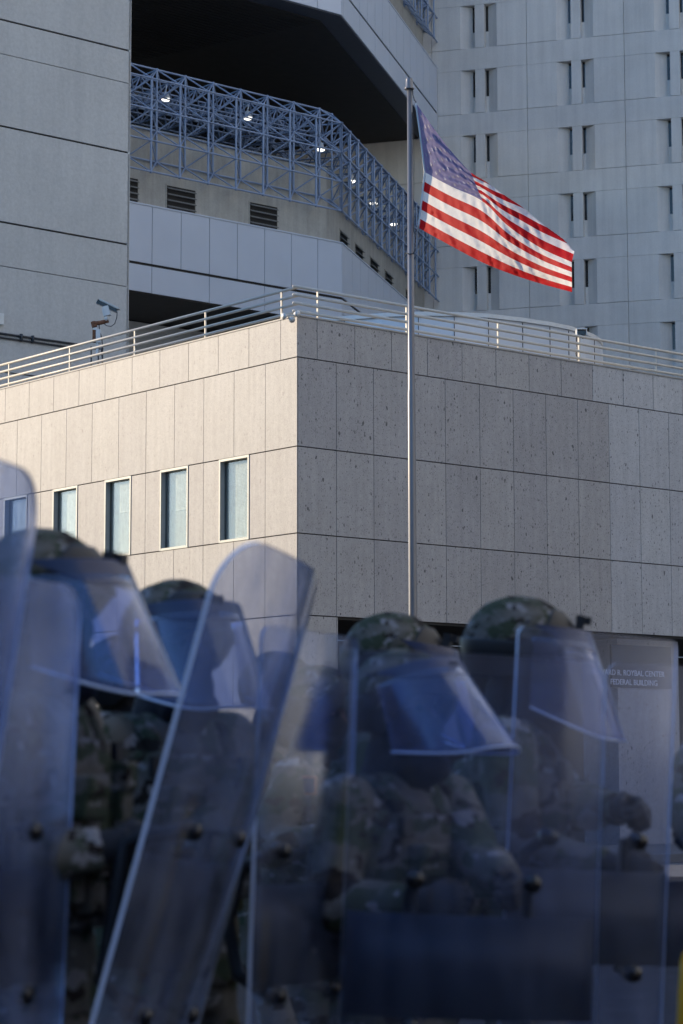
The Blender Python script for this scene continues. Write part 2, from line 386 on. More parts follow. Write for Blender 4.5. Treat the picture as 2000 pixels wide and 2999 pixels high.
# right face
jm = [.90+.885*k for k in range(-1, 30)]; jt = [.455+.885*k for k in range(-1, 30)]
PS, PT = .90+.885*8, .455+.885*8
row(mb, FA_R, jt, .003, PT, Zr[1], Zr[0])
for i in (1, 2, 3): row(mb, FA_R, jm, .003, PS, Zr[i+1], Zr[i])
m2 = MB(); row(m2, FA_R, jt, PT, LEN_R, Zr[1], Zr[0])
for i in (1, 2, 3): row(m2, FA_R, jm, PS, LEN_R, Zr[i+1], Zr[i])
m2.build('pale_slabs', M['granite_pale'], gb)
for z0, z1 in ((2.7, 4.262), (1.1, 2.7), (.0, 1.1)): row(mb, FA_R, jm, .003, .93, z0, z1)
mb.build('facade_slabs', M['granite'], gb); mb = MB()
# left face
jm = [.915+.927*k for k in range(0, 30)]; jt = [.475+.927*k for k in range(0, 30)]
row(mb, FA_L, jt, .003, LEN_L, Zr[1], Zr[0]); row(mb, FA_L, jm, .003, LEN_L, Zr[2], Zr[1])
for z0, z1 in ((Zr[4], Zr[3]), (2.7, 4.262), (1.1, 2.7), (0, 1.1)): row(mb, FA_L, jm, .003, LEN_L, z0, z1)
WIN = [(1.375+1.862*k, 2.285+1.862*k) for k in range(8)]
pj = [.915, 2.77, 4.63, 8.33, 10.2, 13.9, 15.8]
edges = [.003]+[e for wdw in WIN for e in wdw]+[LEN_L]
for a, b in zip(edges[::2], edges[1::2]): row(mb, FA_L, pj, a, min(b, LEN_L), Zr[3], Zr[2])
mb.build('facade_slabs', M['granite_left'], gb)
mb = MB()   # core behind the slabs
mb.fbox(FA_R, .035, LEN_R, -1.2, -.036, 4.262, 9.56)
mb.fbox(FA_R, .9, 14, -15, -2.0, 9.3, 9.5)
for z0, z1 in ((0, Zr[3]), (Zr[2], 9.56)): mb.fbox(FA_L, .036, LEN_L, -.7, -.037, z0+(0.02 if z0 else 0), z1)
for a, b in zip(edges[::2], edges[1::2]): mb.fbox(FA_L, max(a, .04), min(b, LEN_L), -.7, -.038, Zr[3]+.001, Zr[2]-.001)
mb.fbox(FA_R, .04, .92, -3, -.036, 0, 4.262)
mb.build('core_wall', M['backing'], gb)
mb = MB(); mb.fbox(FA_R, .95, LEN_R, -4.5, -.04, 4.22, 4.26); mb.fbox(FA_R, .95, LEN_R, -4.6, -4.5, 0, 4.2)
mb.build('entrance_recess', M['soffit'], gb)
mb = MB(); mb.fbox(FA_R, -.02, LEN_R, -.30, .02, 9.572, 9.60); mb.fbox(FA_L, .30, LEN_L, -.30, .012, 9.572, 9.60)
mb.build('coping', M['copingm'], gb)
for k, (a, b) in enumerate(WIN[:6]):
    z0, z1 = Zr[3], Zr[2]
    mb = MB(); f = .045
    mb.fbox(FA_L, a+.006, a+f, -.10, .012, z0, z1); mb.fbox(FA_L, b-f, b-.006, -.10, .012, z0, z1)
    mb.fbox(FA_L, a+f, b-f, -.10, .010, z0, z0+f); mb.fbox(FA_L, a+f, b-f, -.10, .010, z1-f, z1)
    wo = mb.build('window', M['alu'], gb)
    mb = MB(); mb.fbox(FA_L, a+f, b-f, -.095, -.085, z0+f, z1-f); mb.build('pane', None or M.setdefault('winglass', clear('window_glass', (.90, .91, .88), (.50, .53, .50), .13, -.02, amp=.25, gc=(.9, .9, .88))), wo)  # milky haze in the pane stands in for a mirrored pale building
    # blind behind the near half of the pane
    drop = [.97, .50, .40, .55, .6, .5][k]; sa, sb = a+f+.01, b-f-.30
    mb = MB(); zz = z1-f-.02; n = int((z1-z0-.1)*drop/.026)
    for i in range(n): mb.fbox(FA_L, sa, sb, -.132, -.118, zz-i*.026-.016, zz-i*.026)
    mb.fbox(FA_L, sa, sb, -.135, -.115, zz-n*.026-.03, zz-n*.026)
    mb.build('blind', M['blind'], wo)
    mb = MB(); mb.fbox(FA_L, a+.05, b-.05, -.17, -.140, z0+.02, z1-.02)
    mb.build('inner_wall', M['room'], wo)
# corner floodlight
# ---------------- guard rails on the roof edge
zs = [10.13, 9.98, 9.83, 9.685]
def guard(fr, inset, a_end, posts, label, name='guard_rail', a_start=0):
    o = empty(name, fr.p(0, -inset, 9.6), label, 'railing', 'cream railings along the roof edge')
    mb = MB()
    for z in zs:
        mb.tube(fr.p(a_start, -inset, z), fr.p(a_end, -inset, z), .027, n=10)
        mb.ball(fr.p(a_start, -inset, z), .027, nu=10, nv=6)
    mb.build('rail', M['rail'], o, True)
    for px, py in posts:
        a, _ = fr.hit(px, py, -inset)
        mb = MB(); mb.fbox(fr, a-.011, a+.011, -inset-.017, -inset+.017, 9.60, 10.12); mb.build('post', M['rail'], o)
    for a in (12.5, 14.5):
        mb = MB(); mb.fbox(fr, a-.011, a+.011, -inset-.017, -inset+.017, 9.60, 10.12); mb.build('post', M['rail'], o)
guard(FA_L, .10, 15.5, [(27,1080),(205,1040),(395,990),(602,940),(825,880)], 'sunlit cream four-bar railing above the sunny granite wall with the windows', a_start=.10)
guard(FA_R, .10, 15.5, [(930,890),(1190,920),(1458,960),(1695,1000),(1920,1050)], 'cream four-bar railing running right from the corner above the shaded granite wall', a_start=-.0)
# corner floodlight pair
o = at(846, 924, 39.86)
fl = empty('floodlight', o, 'small pair of round floodlights clamped at the roof corner of the granite building', 'light')
mb = MB(); mb.tube(o+Vector((-.07, 0, 0)), o+Vector((.10, 0, 0)), .018); mb.tube(o+Vector((.0, 0, .02)), o+Vector((0, 0, -.06)), .015); mb.build('bracket', M['rail'], fl)
for dx, dz, d in ((-.07, -.01, (-.5, -.8, -.2)), (.05, -.06, (.1, -.8, -.5)), (.13, .03, (.7, -.6, 0))):
    c = o+Vector((dx, 0, dz)); v = Vector(d).normalized()
    mb = MB(); mb.tube(c-v*.04, c+v*.05, .030, .058, n=16); mb.build('lamp_head', M['whitebox'], fl, True)

# sign + pillar beneath the overhang
FS = Fr((FA_R.p(0, -.55, 0)).to_2d(), UR, NR)
s0, zt = FS.hit(1800, 1890); s1, _ = FS.hit(1955, 1900); _, zb = FS.hit(1850, 2014)
pl = empty('granite_pillar', FS.p(s0, 0, 0), 'pale granite pillar below the navy name sign under the overhang', 'pillar')
mb = MB(); mb.fbox(FS, s0+.10, s1+.35, -1.0, -.03, 0, 4.21); mb.build('shaft', M['granite'], pl)
sg = empty('entrance_sign', FS.p(s0, 0, zb), 'navy name sign with white capital letters seen through the far right shield', 'sign')
mb = MB(); mb.fbox(FS, s0-.08, s1+.10, -.06, 0, zb, zt+.02); mb.build('board', M['signnavy'], sg)
def text(body, fr, px, py, h, d, parent, right=True):
    a, z = fr.hit(px, py, d)
    cu = bpy.data.curves.new('t', 'FONT'); cu.body = body; cu.size = h*1.42; cu.align_x = 'RIGHT' if right else 'LEFT'; cu.extrude = .004
    to = bpy.data.objects.new('t', cu); COL.objects.link(to)
    dg = bpy.context.evaluated_depsgraph_get(); me = bpy.data.meshes.new_from_object(to.evaluated_get(dg)); bpy.data.objects.remove(to)
    me.materials.clear(); me.materials.append(M['signwhite'])
    P = fr.p(a, d, z)
    T = Matrix(((fr.u.x, 0, fr.n.x, P.x), (fr.u.y, 0, fr.n.y, P.y), (0, 1, 0, P.z), (0, 0, 0, 1)))
    me.transform(T); return link('lettering', me, parent)
text('EDWARD R. ROYBAL CENTER', FS, 1946, 1983, .112, .005, sg)
text('FEDERAL BUILDING', FS, 1926, 2009, .112, .005, sg)

# ---------------- curved roof-top drum behind the right railing
ZD = 11.5
pts = [(940,932),(1008,927),(1120,918),(1225,914),(1330,915),(1430,920),(1530,932),(1610,944),(1665,955),(1710,968),(1740,981),(1758,993),(1765,1006)]
P2 = [atz(x, y, ZD).to_2d() for x, y in pts]; P2.append(P2[-1]+Vector((-.5, 1.5)))
dr = empty('rooftop_drum', (P2[4].x, P2[4].y, 9.5), 'pale curved metal penthouse with a white rim on the roof behind the railing', 'penthouse')
def wall_strip(mb, pts, z0, z1, t, m=0):
    for a, b in zip(pts, pts[1:]):
        d = (b-a).normalized(); n = Vector((-d.y, d.x))*t
        mb.box8([(a.x,a.y,z0),(b.x,b.y,z0),(b.x+n.x,b.y+n.y,z0),(a.x+n.x,a.y+n.y,z0),(a.x,a.y,z1),(b.x,b.y,z1),(b.x+n.x,b.y+n.y,z1),(a.x+n.x,a.y+n.y,z1)], m)
cw = MB(); wall_strip(cw, P2, 9.5, ZD-.09, .2)
mb = MB(); off = [p+Vector((.0, -.06)) for p in P2]; wall_strip(mb, off, ZD-.09, ZD, .3); mb.build('rim', M['whitebox'], dr)
for i in (1, 3, 4, 5, 6, 7, 8, 10): p = P2[i]; cw.box((p.x, p.y-.004, (9.5+ZD-.1)/2), (.014, .02, ZD-.1-9.5), None, 1)
cw.build('curved_wall', [M['panel2'], M['backing']], dr)

# ================================================================ LEFT CONCRETE BLOCK
L0 = at(379, 500, 70.0); FL = Fr(L0.to_2d(), UR, NR)
lb = empty('concrete_block_building', (L0.x, L0.y, 0), 'tall blank gritty grey concrete block with horizontal joints at the left edge', 'building')
zj = [FL.hit(0, y)[1] for y in (56, 156, 368, 649, 778)]
zl = [0, 3.2, 6.4, zj[4]-3.2] + sorted(zj) + [zj[0]+2.3, zj[0]+4.5, 45]
mb = MB(); gaps = {zj[0]: .03, zj[1]: .012, zj[2]: .03, zj[3]: .03, zj[4]: .012}
for a, b in zip(zl, zl[1:]):
    ga, gb_ = gaps.get(a, .02)/1, gaps.get(b, .02)/1
    for c0, c1 in ((-21, -8.5), (-8.5, 0)):
        mb.fbox(FL, c0, c1, -.06, 0, a+ga, b-gb_)
mb.build('wall', M['concrete_left'], lb)
mb = MB(); mb.fbox(FL, -21, -.05, -9, -.061, 0, 44.9); mb.build('core_wall', M['backing'], lb)
mb = MB(); mb.fbox(FL, -.06, .02, -9.0, -.0, 0, 45); mb.build('end_wall', M['concrete_left'], lb)
# conduits on this wall
zc = FL.hit(0, 977)[1]
cd = empty('wall_conduit', FL.p(-6, .05, zc), 'pair of dark conduits running along the left concrete wall', 'conduit')
mb = MB(); mb.tube(FL.p(-7, .05, zc), FL.p(-1.9, .05, zc), .035); mb.tube(FL.p(-7, .05, zc-.12), FL.p(-2.1, .05, zc-.12), .03)
for s_ in (-5.2, -3.9, -3.5): mb.fbox(FL, s_-.03, s_+.03, 0.0, .10, zc-.16, zc+.07)
mb.build('pipe', M['cable'], cd, True)
a_, z_ = FL.hit(0, 937); mb = MB(); mb.fbox(FL, a_-.3, a_+.05, 0, .14, z_-.16, z_+.18)
tag(mb.build('junction_box', M['whitebox']), 'small pale junction box on the left concrete wall at the picture edge', 'box')

# ================================================================ CCTV on the roof
def cctv1():
    D = 50.5; k = D/6708
    base = at(285, 985, D)
    o = empty('security_camera', at(285, 1060, D), 'angled security camera on a rusty bracket and post on the roof', 'camera')
    P = lambda x, y, dy=0: at(x, y, D)+Vector((0, dy, 0))
    mb = MB(); a, b = P(287, 876), P(355, 908)
    ax = (b-a).normalized(); up = Vector((0, 1, 0)).cross(ax)*-1; up = up if up.z > 0 else -up
    Mt = Matrix((( ax.x, 0, up.x, 0), (ax.y, 1, up.y, 0), (ax.z, 0, up.z, 0), (0, 0, 0, 1)))
    c = (a+b)/2; Mt.translation = c
    mb.box((0, 0, 0), (.50, .20, .025), Mt); mb.box((.0, .0, -.015), (.46, .17, .02), Mt); mb.build('sun_shield', M['whitebox'], o)
    mb = MB(); mb.box((-.02, 0, -.065), (.46, .13, .08), Mt); mb.box((-.26, 0, -.06), (.04, .15, .10), Mt); mb.build('housing', M['blackgloss'], o)
    mb = MB(); Mt2 = Mt.copy(); Mt2.translation = P(312, 912); Mt2 = Matrix.Translation(P(313, 911)) @ Matrix.Rotation(R(-14), 4, 'Y')
    mb.box((0, 0, 0), (.12, .14, .22), Mt2); mb.box((-.08, 0, -.01), (.04, .10, .20), Mt2); mb.build('pan_unit', M['whitebox'], o)
    mb = MB(); mb.tube(P(312, 926), P(312, 940), .05); mb.build('mount', M['whitebox'], o, True)
    mb = MB(); mb.path([P(318, 939), P(295, 945), P(274, 948)], [.045, .05, .05]); mb.tube(P(273, 942), P(277, 958), .06); mb.box(P(276, 985), (.075, .1, .28)); mb.build('bracket', M['rust'], o, False)
    mb = MB(); mb.box(P(288, 985), (.10, .14, .30)); mb.tube(P(279, 960), P(280, 968), .045); mb.box(P(285, 1010), (.06, .06, .5)); mb.build('control_box', M['whitebox'], o)
    mb = MB(); mb.path([P(343, 914), P(342, 930), P(336, 948), P(325, 956), P(312, 954), P(305, 948)], .010); mb.path([P(290, 952), P(293, 975), P(298, 990), P(300, 1010), P(296, 1030), P(300, 1050)], .012); mb.build('cable', M['cable'], o, True)
    mb = MB()
    for x in (267, 288, 300): mb.tube(P(x, 1015), P(x, 1070), .018)
    mb.tube(P(262, 1022), P(303, 1022), .016); mb.build('post', M['cable'], o)
cctv1()
def cctv2():
    D = 46.2; P = lambda x, y, dy=0: at(x, y, D)+Vector((0, dy, 0))
    o = empty('security_camera', P(1692, 1060), 'small box security camera on a post above the right railing', 'camera')
    mb = MB(); mb.box(P(1702, 966), (.22, .26, .02)); mb.box(P(1688, 976), (.012, .26, .14)); mb.box(P(1716, 976), (.012, .26, .14)); mb.build('sun_shield', M['whitebox'], o)
    mb = MB(); mb.box(P(1702, 977, .02), (.15, .20, .09)); mb.tube(P(1704, 984, -.05), P(1706, 992, -.1), .03); mb.build('housing', M['blackgloss'], o)
    mb = MB(); mb.box(P(1695, 1025), (.06, .06, .60)); mb.build('post', M['rail'], o)
    mb = MB(); mb.path([P(1688, 985), P(1688, 1005), P(1691, 1020), P(1687, 1035), P(1691, 1055)], .014); mb.build('cable', M['cable'], o, True)
cctv2()

# ================================================================ BIG STEPPED BUILDING WITH THE SPACE FRAME
B0 = at(379, 593, 95.0); MOD = 1.526
FB = Fr(B0.to_2d(), UR, NR); S_BEND = 11.78
BEND = FB.O+UR*S_BEND; FC = Fr(BEND, UC, NC)
# where the chamfer meets the tower
LEN_C = 20.6
TP = BEND+UC*LEN_C
FT = Fr(TP, UT, NT)
S_LEFT = -9.0
def mitre(d):   # corner point offset outward by d
    a = BEND+NR*d; b = BEND+NC*d
    cr = UR.x*UC.y-UR.y*UC.x; t = ((b-a).x*UC.y-(b-a).y*UC.x)/cr
    return a+UR*t
def band(mb, d0, d1, z0, z1, sl=S_LEFT, lc=LEN_C, m=0):
    """closed slab following the bent wall line between outward offsets d0<d1"""
    q = lambda fr, s, d, z: fr.p(s, d, z)
    c0, c1 = mitre(d0), mitre(d1)
    A0_, A1_ = FB.p(sl, d0, 0), FB.p(sl, d1, 0); E0, E1 = FC.p(lc, d0, 0), FC.p(lc, d1, 0)
    z = lambda p, h: (p[0], p[1], h)
    mb.box8([z(A1_,z0), z(c1,z0), z(c0,z0), z(A0_,z0), z(A1_,z1), z(c1,z1), z(c0,z1), z(A0_,z1)], m)
    mb.box8([z(c1,z0), z(E1,z0), z(E0,z0), z(c0,z0), z(c1,z1), z(E1,z1), z(E0,z1), z(c0,z1)], m)
bb = empty('stepped_office_building', (BEND.x, BEND.y, 0), 'large grey building with projecting metal-clad bands, louvres and a dark overhang', 'building')
RS = [1.19+MOD*k for k in range(-6, 7)]            # vertical joints on straight part
CS = [MOD*k+.35 for k in range(0, 14)]
def clad(z0, z1, step=1, name='cladding_band'):
    mb = MB(); gp = .014
    js = [S_LEFT]+RS[::step]; c1 = mitre(0); sb = (Vector(c1)-FB.O).dot(UR)
    js = [j for j in js if j < sb-.3]+[sb]
    for a, b in zip(js, js[1:]): mb.fbox(FB, a+gp, b-(gp if b < sb else .004), -.05, 0, z0, z1)
    js = [0]+CS[::step]; js = [j for j in js if j < LEN_C-.2]+[LEN_C]
    for a, b in zip(js, js[1:]): mb.fbox(FC, a+(gp if a else 0.055), b-gp, -.05, 0, z0, z1)
    return mb.build(name, M['panel'], bb)
def story(z):    # z = underside of the lower cladding band of this storey
    clad(z, z+1.15, 2); clad(z+1.27, z+3.76)
    mb = MB(); band(mb, -.79, -.06, z+.02, z+3.70); mb.build('band_core', M['backing'], bb)
    mb = MB(); band(mb, -.80, .03, z+3.765, z+3.83); mb.build('ledge', M['panel'], bb)
    mb = MB(); band(mb, -1.5, -.80, z+3.6, z+7.36); mb.build('louvre_wall', M['concrete_wall'], bb)
    mb = MB(); band(mb, -1.52, -.78, z+7.36, z+7.46); mb.build('sill', M['alu'], bb)
story(22.04); story(36.62)
# deep dark glazing above each louvre wall, soffits, olive wall
mb = MB(); band(mb, -6.2, -6.0, 29.3, 32.9); band(mb, -16, -6.0, 32.9, 33.0); mb.build('upper_glazing', M['glass_dark'], bb)
mb = MB(); band(mb, -6.0, -1.5, 29.30, 29.38); mb.build('terrace_floor', M['soffit'], bb)
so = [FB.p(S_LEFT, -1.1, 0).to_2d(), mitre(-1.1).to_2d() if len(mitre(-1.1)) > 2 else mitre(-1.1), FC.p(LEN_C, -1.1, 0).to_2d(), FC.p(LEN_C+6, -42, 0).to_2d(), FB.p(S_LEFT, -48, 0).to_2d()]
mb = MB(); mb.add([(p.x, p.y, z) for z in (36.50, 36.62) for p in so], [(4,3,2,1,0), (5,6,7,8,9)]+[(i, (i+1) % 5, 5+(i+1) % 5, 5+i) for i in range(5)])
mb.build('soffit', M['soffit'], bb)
mb = MB()
for k in range(110):   # shallow ribs of the soffit
    d = -1.4-k*.30; lim = S_BEND-.35+(d+1.1)*.315
    mb.fbox(FB, S_LEFT, lim, d-.10, d, 36.47, 36.499)
mb.build('soffit_rib', M['soffit'], bb)
mb = MB(); band(mb, -1.12, -.055, 36.56, 36.63); mb.build('soffit_trim', M['soffit_trim'], bb)
# lower recess under the bottom cladding
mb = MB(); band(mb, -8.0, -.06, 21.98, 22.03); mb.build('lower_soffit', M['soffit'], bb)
mb = MB(); band(mb, -5.2, -5.0, 21.1, 22.0); mb.build('lower_glazing', M['glass_dark'], bb)
_, zsl = FB.hit(379, 941, -5.0)
mb = MB(); band(mb, -5.3, -4.9, 0, zsl); mb.build('lower_wall', M['concrete_left'], bb)
mb = MB(); band(mb, -5.15, -5.02, zsl, 21.99); mb.build('lower_window_strip', M['glass_dark'], bb)
mb = MB(); mb.fbox(FC, .05, LEN_C, -1.0, -.0, 0, 22.0); mb.fbox(FC, 0.02, 1.6, -.3, .012, 22.55, 22.75, 0); mb.build('chamfer_base', M['panel'], bb)
mb = MB(); band(mb, -14, -1.6, 36.7, 62); mb.build('upper_core', M['concrete_wall'], bb)
# louvres
def louvre(fr, a0, a1, z0, z1, d=-.80):
    mb = MB(); t = .05
    mb.fbox(fr, a0, a1, d+.002, d+.03, z1, z1+t); mb.fbox(fr, a0, a1, d+.002, d+.03, z0-t, z0)
    mb.fbox(fr, a0-t, a0, d+.002, d+.03, z0-t, z1+t); mb.fbox(fr, a1, a1+t, d+.002, d+.03, z0-t, z1+t)
    o = mb.build('louvre', M['concrete_wall'], bb)
    mb = MB(); mb.fbox(fr, a0, a1, d+.001, d+.006, z0, z1); mb.build('opening', M['soffit'], o)
    mb = MB(); n = 4
    for i in range(n):
        zz = z0+(i+.62)*(z1-z0)/n
        mb.box8([fr.p(a0, d+.14, zz-.07), fr.p(a1, d+.14, zz-.07), fr.p(a1, d+.01, zz), fr.p(a0, d+.01, zz), fr.p(a0, d+.14, zz-.03), fr.p(a1, d+.14, zz-.03), fr.p(a1, d+.01, zz+.04), fr.p(a0, d+.01, zz+.04)])
    mb.build('blade', M['louvre'], o)
for (x0, y0, x1, y1) in ((330,505,403,582),(488,533,571,605),(731,583,811,650)):
    pass
for xa, xb in ((328, 403), (488, 571), (731, 811)):
    a0, zt_ = FB.hit(xa, 537 if xa == 488 else (515 if xa == 328 else 584)  , -.80); a1, _ = FB.hit(xb, 560, -.80)
    louvre(FB, a0, a1, 26.06, 27.13)
for xa, xb in ((994, 1016), (1039, 1061), (1083, 1105), (1126, 1146), (1186, 1204)):
    a0, _ = FC.hit(xa, 700  , -.80); a1, _ = FC.hit(xb, 700, -.80); louvre(FC, a0, a1, 26.06, 27.13)

# ---------------- space frames
def space_frame(zt, segs, label, rows=4, lamps=True, canopy=4):
    """zt: height of the outer layer's top chord"""
    H = 1.373; D = .68
    o = empty('space_frame', (FB.p(4, .0, zt-H*3)), label, 'steel truss', 'blue tubular space frames on the building')
    outer, inner, diag, top, nodes = MB(), MB(), MB(), MB(), MB()
    def T(m, a, b, r): m.tube(a, b, r, n=6, caps=False)
    prev = None
    for fr, sA, nA, last in segs:
        A = {}; Bn = {}
        for i in range(nA+1):
            for j in range(rows): A[i, j] = fr.p(sA+i*MOD, 0, zt-j*H)
        for i in range(nA):
            for j in range(rows): Bn[i, j] = fr.p(sA+(i+.5)*MOD, -D, zt+H/2-j*H)
        for (i, j), p in A.items():
            outer.ball(p, .085, nu=8, nv=5)
            if (i+1, j) in A: T(outer, p, A[i+1, j], .042)
            if (i, j+1) in A: T(outer, p, A[i, j+1], .052)
        for (i, j), p in Bn.items():
            inner.ball(p, .075, nu=8, nv=5)
            if (i+1, j) in Bn: T(inner, p, Bn[i+1, j], .042)
            if (i, j+1) in Bn: T(inner, p, Bn[i, j+1], .05)
            for q in ((i, j), (i+1, j), (i, j-1), (i+1, j-1)):
                if q in A: T(diag, p, A[q], .034)
        if prev:
            for j in range(rows): T(inner, prev[j], Bn[0, j], .042)
        prev = [Bn[nA-1, j] for j in range(rows)]
        # canopy running back to the wall
        C = {}; E_ = {}
        for i in range(nA):
            for k in range(canopy+1): C[i, k] = fr.p(sA+(i+.5)*MOD, -D-k*1.3, zt+H/2)
        for i in range(nA+1):
            for k in range(canopy): E_[i, k] = fr.p(sA+i*MOD, -D-(k+.5)*1.3, zt+H/2-.95)
        for (i, k), p in C.items():
            for q in ((i+1, k), (i, k+1)):
                if q in C: T(top, p, C[q], .045)
            for q in ((i, k), (i+1, k), (i, k-1), (i+1, k-1)):
                if q in E_: T(top, p, E_[q], .038)
        for (i, k), p in E_.items():
            for q in ((i+1, k), (i, k+1)):
                if q in E_: T(top, p, E_[q], .04)
    outer.build('outer_lattice', M['truss'], o, True); inner.build('inner_lattice', M['truss'], o, True)
    diag.build('diagonal_brace', M['truss'], o, True); top.build('canopy_lattice', M['truss'], o, True)
    # brackets back to the louvre wall
    for fr, sA, nA, last in segs:
        for i in range(0, nA, 2):
            for j in (rows-1, rows-2):
                p = fr.p(sA+(i+.5)*MOD, -D, zt+H/2-j*H); q = fr.p(sA+(i+.5)*MOD, -.80, zt+H/2-j*H-.02)
                mb = MB(); mb.tube(p, q, .05, .09); mb.tube(q, q+(q-p).normalized()*-.05, .15, .15); mb.build('wall_bracket', M['truss'], o)
    return o
segR = (FB, 1.09+MOD*-4, 11, 0)
sA0 = 1.09-MOD*4; # straight part ends exactly at the bend
nR = 11
segs = [(FB, S_BEND-MOD*nR, nR, 0), (FC, 0.0, 14, 0)]
sf = space_frame(31.455, segs, 'blue tubular steel space frame wrapping the wall below the dark overhang')
space_frame(46.03, [(FB, S_BEND-MOD*4, 4, 0), (FC, 0.0, 14, 0)], 'blue tubular steel space frame of the upper storey, cut by the top edge')
for i, (x, y) in enumerate([(486,289),(726,344),(939,436),(1029,529),(1094,594),(1153,655)]):
    if i < 3: fr = FB
    else: fr = FC
    a, z = fr.hit(x, y, -1.5); P = fr.p(a, -1.5, z)
    o = empty('canopy_lamp', P, ['lit lamp, far left of those under the blue canopy frame','lit lamp under the blue canopy, second from the left','lit lamp under the blue canopy just before the frame bends','lit lamp under the canopy, first after the bend','lit lamp under the canopy, middle of the three past the bend','lit lamp under the canopy closest to the flagpole'][i], 'lamp', 'round lamps under the canopy')
    mb = MB(); mb.lathe(P, [(.05, .30), (.10, .28), (.16, .10), (.21, .0), (.21, -.02)], 18); mb.tube(P+Vector((0, 0, .3)), Vector((P.x, P.y, 31.9)), .02); mb.build('shade', M['whitebox'], o, True)
    mb = MB(); mb.lathe(P, [(.20, -.021), (.19, -.05), (.14, -.09), (.04, -.10)], 18); mb.build('bulb', M['lamp'], o, True)

# ================================================================ TOWER WITH SLOT WINDOWS
FT = Fr(at(1290, 300, TP.y+(0)).to_2d(), UT, NT)
kT = FT.O.y/106.0
tw = empty('slot_window_tower', (FT.O.x+8, FT.O.y, 0), 'pale concrete high-rise with paired narrow slot windows filling the right side', 'building')
zz = lambda z: (z-CZ)*kT+CZ
JS = [-.42*kT+4.625*kT*k for k in range(-6, 6)]; BAY = 4.625*kT
FLR = 3.176*kT; ztops = [zz(38.10)-FLR*k for k in range(-2, 10)]
TOPZ = zz(38.10)+3*FLR
wallm, capm = MB(), MB()
o1, w1, sl, pr = 1.42*kT, .535*kT, .125, .54*kT
DEP = .42
Hp, Hs = 2.12*kT, 1.245*kT
gj = .012
winparts = []
for bi, J in enumerate(JS[:-1]):
    x0, x1 = J, J+BAY
    hasw = bi >= 6
    xa = x0+o1; xb = xa+w1-.02; xc = xb+.215; xd = xc+pr-.10; xe = xd+.15; xf = xe+w1-.06
    for zt_ in ztops:
        z1 = zt_; z0 = zt_-Hp; zn = zt_-FLR
        if z1 < 2: continue
        # spandrel below pocket
        wallm.fbox(FT, x0+gj, x1-gj, -.5, 0, zn+.006, z0-.012)
        if not hasw:
            wallm.fbox(FT, x0+gj, x1-gj, -.5, 0, z0+.012, z1-.006); continue
        zc0, zc1 = z0+.012, z1-.006
        wallm.fbox(FT, x0+gj, xa, -.6, 0, zc0, zc1); wallm.fbox(FT, xc, xd, -.6, 0, zc0, zc1); wallm.fbox(FT, xf, x1-gj, -.6, 0, zc0, zc1)
        # splays (solid wedges)
        P = FT.p
        wallm.add([P(xa,0,zc0),P(xb,-DEP,zc0),P(xa,-.6,zc0),P(xb,-.6,zc0),P(xa,0,zc1),P(xb,-DEP,zc1),P(xa,-.6,zc1),P(xb,-.6,zc1)],
                  [(0,1,3,2),(4,6,7,5),(0,4,5,1),(1,5,7,3),(2,3,7,6),(0,2,6,4)])
        wallm.add([P(xf,0,zc0),P(xe,-DEP,zc0),P(xf,-.6,zc0),P(xe,-.6,zc0),P(xf,0,zc1),P(xe,-DEP,zc1),P(xf,-.6,zc1),P(xe,-.6,zc1)],
                  [(0,2,3,1),(4,5,7,6),(0,1,5,4),(1,3,7,5),(2,6,7,3),(0,4,6,2)])
        for (a, b) in ((xb, xc), (xd, xe)):
            wallm.fbox(FT, a, b, -.6, -DEP, zc0, z1-Hs)
            winparts.append((a, b, z1-Hs, zc1))
# left stretch under the soffit
wallm.build('wall', M['concrete_tower'], tw)
mb = MB(); mb.fbox(FT, JS[0], JS[-1], -14, -.601, 0, TOPZ); mb.build('core_wall', M['backing'], tw)
for a, b, z0, z1 in winparts:
    if z0 < 8 or z0 > 56: continue
    mb = MB(); mb.fbox(FT, a, b, -.58, -DEP-.03, z0, z1); mb.build('slot_window', M['glass_dark'], tw)

# ================================================================ UNSEEN BLOCKS added to shape the light (the left one casts the street's shade)
ob = empty('added_offscreen_block', (-42, -10, 0), 'added mid-rise block outside the picture on the left that shades the street', 'building')
mb = MB(); mb.box((-42, -14, 8.1), (14, 110, 16.2)); mb.build('wall', M['brick'], ob)
mb = MB(); mb.box((-42, -14, 16.35), (14.4, 110.4, .3)); mb.build('parapet', M['pave'], ob)
for k in range(9):
    mb = MB()
    for fl_ in range(4): mb.box((-34.99, 36-k*11, 2.5+fl_*3.8), (.06, 7.5, 1.9))
    mb.build('window', M['glass_dark'], ob)

rb = empty('added_offscreen_block', (58, 70, 0), 'added long pale block outside the picture on the far right that bounces the evening sun', 'building')  # added to bounce sunlight onto the shaded faces
mb = MB(); mb.box((48, 50, 45), (16, 220, 90)); mb.build('wall', M['bouncewall'], rb)
for fl_ in range(9):
    mb = MB()
    mb.box((39.98, 50, 3.4+fl_*6.2), (.06, 214, .9)); mb.build('window', M['glass_dark'], rb)
cb = empty('added_offscreen_block', (10, -44, 0), 'added dark block behind the camera, outside the picture, that darkens reflections', 'building')  # added to darken shield reflections and cut light on the people
mb = MB(); mb.box((10, -44, 9), (90, 16, 18)); mb.build('wall', M['brick'], cb)
for fl_ in range(4):
    mb = MB(); mb.box((10, -35.98, 2.8+fl_*4.2), (86, .06, 2.0)); mb.build('window', M['glass_dark'], cb)

